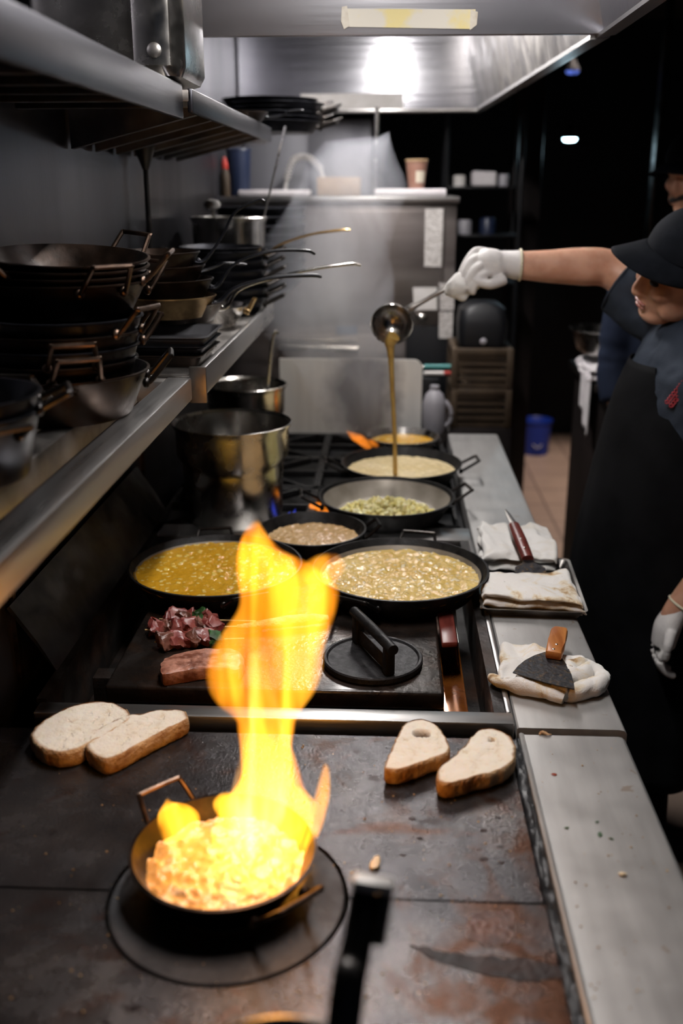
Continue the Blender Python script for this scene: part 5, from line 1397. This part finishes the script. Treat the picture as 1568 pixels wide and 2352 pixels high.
# ladle, stream and the towel wrapped round its handle
lc = PY(900, 741, 2.60)
ld = thing('soup_ladle', 'big round steel ladle held out by the cook, pouring broth into a pan', 'ladle', tuple(lc))
LR = .0535
ax = Vector((-.05, -.90, -.22)).normalized()      # where the mouth of the bowl points
q = Vector((0, 0, 1)).rotation_difference(ax).to_matrix().to_4x4()
prof = [(0, -LR * .80)] + [(LR * math.sin(R(a)), LR * .18 - LR * .98 * math.cos(R(a))) for a in range(8, 81, 6)] + [(LR, .012), (LR * 1.03, .0135), (LR * 1.02, .0155), (LR * .97, .012)] + [(LR * .955 * math.sin(R(a)), LR * .19 - LR * .93 * math.cos(R(a))) for a in range(80, 7, -6)] + [(0, -LR * .745)]
obj('ladle_bowl', lathe(NB(), prof, 56, q), 'steel_pot', ld)
h1_ = PY(944, 707, 2.59) - lc; h2_ = PY(1030, 660, 2.585) - lc; h3_ = PY(1120, 615, 2.60) - lc
bm = NB(); tube(bm, [h1_ + Vector((-.010, .004, -.008)), h1_, h1_.lerp(h2_, .3), h2_, h3_], [.012, .010, .0062, .0066, .0066], 12, 5, .55, up=(0, -1, .3)); obj('handle', bm, 'steel_grimy', ld)
s0 = PY(896, 787, 2.575); P = [(PY(905, 772, 2.566), .016), (s0, .0150), (PY(897, 805, 2.58), .0095), (PY(899, 850, 2.60), .0070), (PY(902, 920, 2.63), .0062), (PY(906, 1000, 2.66), .0058), (Vector((PY(908, 1064, 2.69).x, 2.69, .9345)), .0065)]
bm = NB(); tube(bm, [p for p, _ in P], [w for _, w in P], 14, 8); jitter(bm, .0012, 60, 3)
tag(obj('broth_stream', bm, 'broth_stream'), 'thin stream of golden broth falling from the ladle into the pan', 'broth')
bm = NB()
pa, pb = PY(1026, 664, 2.575), PY(1092, 640, 2.56)
tube(bm, [pa + Vector((-.002, 0, .002)), pa + Vector((.008, 0, .002)), pa.lerp(pb, .35) + Vector((0, 0, -.004)), pa.lerp(pb, .75) + Vector((0, 0, -.006)), pb + Vector((.01, 0, -.006))], [.016, .022, .030, .026, .014], 20, 6)
ellipsoid(bm, tuple(PY(1052, 642, 2.57)), (.020, .018, .016)); ellipsoid(bm, tuple(PY(1058, 678, 2.565)), (.020, .018, .014))
for v in bm.verts: v.co += noise.noise_vector(v.co * 55) * .006
o = remesh(obj('handle_towel', bm, 'towel_clean'), .0035, 3); tag(o, 'bunched white cloth wrapped round the ladle handle in the gloved hand', 'cloth')

# second cook further back
p2 = thing('person', 'second cook in dark navy clothes standing behind the first, mostly cut off by the frame', 'person', (.945, 3.24, 0))
CO2 = Vector(p2.location)
def L2(p): return Vector(p) - CO2
HM2 = Matrix.Translation(Vector((.925, 3.20, 1.735)) - CO2) @ Matrix.Rotation(R(215), 4, 'Z') @ Matrix.Rotation(R(8), 4, 'Y')
bm = NB()
loft(bm, [ering(L2((.945, 3.25, z)), rx, ry) for z, rx, ry in ((.86, .165, .11), (1.05, .155, .11), (1.30, .18, .12), (1.42, .175, .10), (1.50, .10, .075), (1.56, .06, .06))])
tube(bm, [L2((.945, 3.25, 1.52)), L2((.94, 3.23, 1.66))], [.058, .054], 16, 2)
head_mesh(bm, HM2)
for s in (-1, 1):
    tube(bm, [L2((.945 + s * .175, 3.25, 1.45)), L2((.945 + s * .205, 3.26, 1.18)), L2((.945 + s * .185, 3.18, .96)), L2((.945 + s * .18, 3.16, .90))], [.055, .045, .034, .038], 16, 5)
    tube(bm, [L2((.945 + s * .085, 3.25, .90)), L2((.945 + s * .09, 3.24, .5)), L2((.945 + s * .10, 3.26, .06))], [.088, .06, .045], 16, 5)
    tube(bm, [L2((.945 + s * .10, 3.28, .04)), L2((.945 + s * .11, 3.08, .022))], [.036, .022], 12, 3)
remesh(obj('body', bm, 'skin', p2), .007, 4)
bm = NB()
loft(bm, [ering(L2((.945, 3.25, z)), rx, ry, 40) for z, rx, ry in ((.82, .185, .135), (1.05, .175, .13), (1.30, .20, .138), (1.44, .19, .115), (1.52, .115, .09), (1.56, .085, .08))])
for s in (-1, 1): tube(bm, [L2((.945 + s * .165, 3.25, 1.45)), L2((.945 + s * .205, 3.26, 1.18)), L2((.945 + s * .195, 3.22, 1.04))], [.078, .064, .058], 18, 5)
remesh(obj('shirt', bm, 'shirt_far', p2), .010, 3)
bm = NB()
loft(bm, [ering(L2((.945, 3.25, z)), rx, ry) for z, rx, ry in ((.78, .180, .130), (.93, .182, .132))])
for s in (-1, 1): tube(bm, [L2((.945 + s * .085, 3.25, .86)), L2((.945 + s * .09, 3.24, .5)), L2((.945 + s * .10, 3.26, .07))], [.10, .08, .07], 18, 5)
remesh(obj('trousers', bm, 'trousers', p2), .012, 3)
make_cap(p2, HM2)
bm = NB(); tube(bm, [HM2 @ Vector((.10, -.02, -.06)), HM2 @ Vector((.085, .045, -.045)), HM2 @ Vector((.045, .072, -.030)), HM2 @ Vector((-.01, .084, -.008))], [.008, .008, .006, .005], 10, 5); obj('mask_strap', bm, 'hair', p2)

# ------------------------------------------------------------ steam
m, nt, out = new_mat('steam')
v = coords(nt, (1, 1, .55))
n1 = noise_tex(nt, v, 5.0, 4, .6, .6)
tc = nt.nodes.new('ShaderNodeTexCoord'); gr = nt.nodes.new('ShaderNodeTexGradient')
vs = nt.nodes.new('ShaderNodeVolumeScatter'); vs.inputs['Color'].default_value = (.86, .89, 1.0, 1); vs.inputs['Anisotropy'].default_value = .15
nt.links.new(math_(nt, 'MULTIPLY', ramp(nt, n1, [(.36, 0), (.70, 1)]), 4.2), vs.inputs['Density'])
nt.links.new(vs.outputs[0], out.inputs['Volume'])
try: m.volume_intersection_method = 'FAST'
except Exception: pass
bm = NB()
secs = catmull([(-.05, 2.98, .975), (-.12, 3.02, 1.10), (-.20, 3.10, 1.30), (-.19, 3.12, 1.50), (-.13, 3.16, 1.70), (-.08, 3.20, 1.86)], 5)
rad = catmull([(.07, 0, 0), (.13, 0, 0), (.20, 0, 0), (.20, 0, 0), (.17, 0, 0), (.11, 0, 0)], 5)
loft(bm, [ering(c, q.x, q.x * .9, 28) for c, q in zip(secs, rad)])
jitter(bm, .05, 5, 2)
o = obj('steam_plume', bm, 'steam'); tag(o, 'pale bluish steam drifting up from the rear pans towards the hood', 'steam', kind='stuff')

# ------------------------------------------------------------ lights, world, camera
def light(kind, name, loc, power, col, size=.1, rot=(0, 0, 0), **k):
    l = bpy.data.lights.new(name, kind); l.energy = power; l.color = col
    if kind == 'AREA': l.shape = 'RECTANGLE'; l.size = size; l.size_y = k.get('size_y', size)
    else: l.shadow_soft_size = size
    if kind == 'SPOT': l.spot_size = k.get('spot', 1.5); l.spot_blend = .6
    o = bpy.data.objects.new(name, l); C.objects.link(o); o.location = loc; o.rotation_euler = rot
    return o
light('POINT', 'fire_light', (-.135, 1.00, 1.20), .8, (1, .46, .12), .05)
light('POINT', 'fire_light', (-.185, 1.00, .99), .25, (1, .55, .18), .05)
light('SPOT', 'aisle_light', (1.05, 5.6, 2.6), 240, (1, .82, .70), .12, (0, 0, 0), spot=R(62))
light('POINT', 'pendant_light', tuple(PY(1308, 320, 5.2) - Vector((0, 0, .05))), 1.0, (.6, .85, 1), .03)
w = bpy.data.worlds.new('World'); bpy.context.scene.world = w; w.use_nodes = True
bg = w.node_tree.nodes.get('Background') or w.node_tree.nodes.new('ShaderNodeBackground')
bg.inputs['Color'].default_value = (.55, .68, 1.0, 1); bg.inputs['Strength'].default_value = .02

cam = bpy.data.cameras.new('Camera'); co = bpy.data.objects.new('Camera', cam); C.objects.link(co)
co.location = (0, 0, CAMZ); co.rotation_euler = (PI / 2 - TH, 0, PS)
cam.sensor_fit = 'HORIZONTAL'; cam.sensor_width = 24.0; cam.lens = F_ * 24.0 / 1568
cam.clip_start = .02; cam.clip_end = 40
cam.dof.use_dof = True; cam.dof.focus_distance = 1.74; cam.dof.aperture_fstop = 2.2; cam.dof.aperture_blades = 9
sc = bpy.context.scene
sc.camera = co
sc.view_settings.view_transform = 'Standard'; sc.view_settings.look = 'None'
sc.view_settings.exposure = 0; sc.view_settings.gamma = 1; sc.view_settings.use_curve_mapping = False
sc.cycles.max_bounces = 6; sc.cycles.diffuse_bounces = 3; sc.cycles.glossy_bounces = 4; sc.cycles.volume_bounces = 1
sc.cycles.sample_clamp_indirect = 6; sc.cycles.volume_step_rate = 1.0; sc.cycles.volume_max_steps = 128
sc.cycles.caustics_reflective = False; sc.cycles.caustics_refractive = False
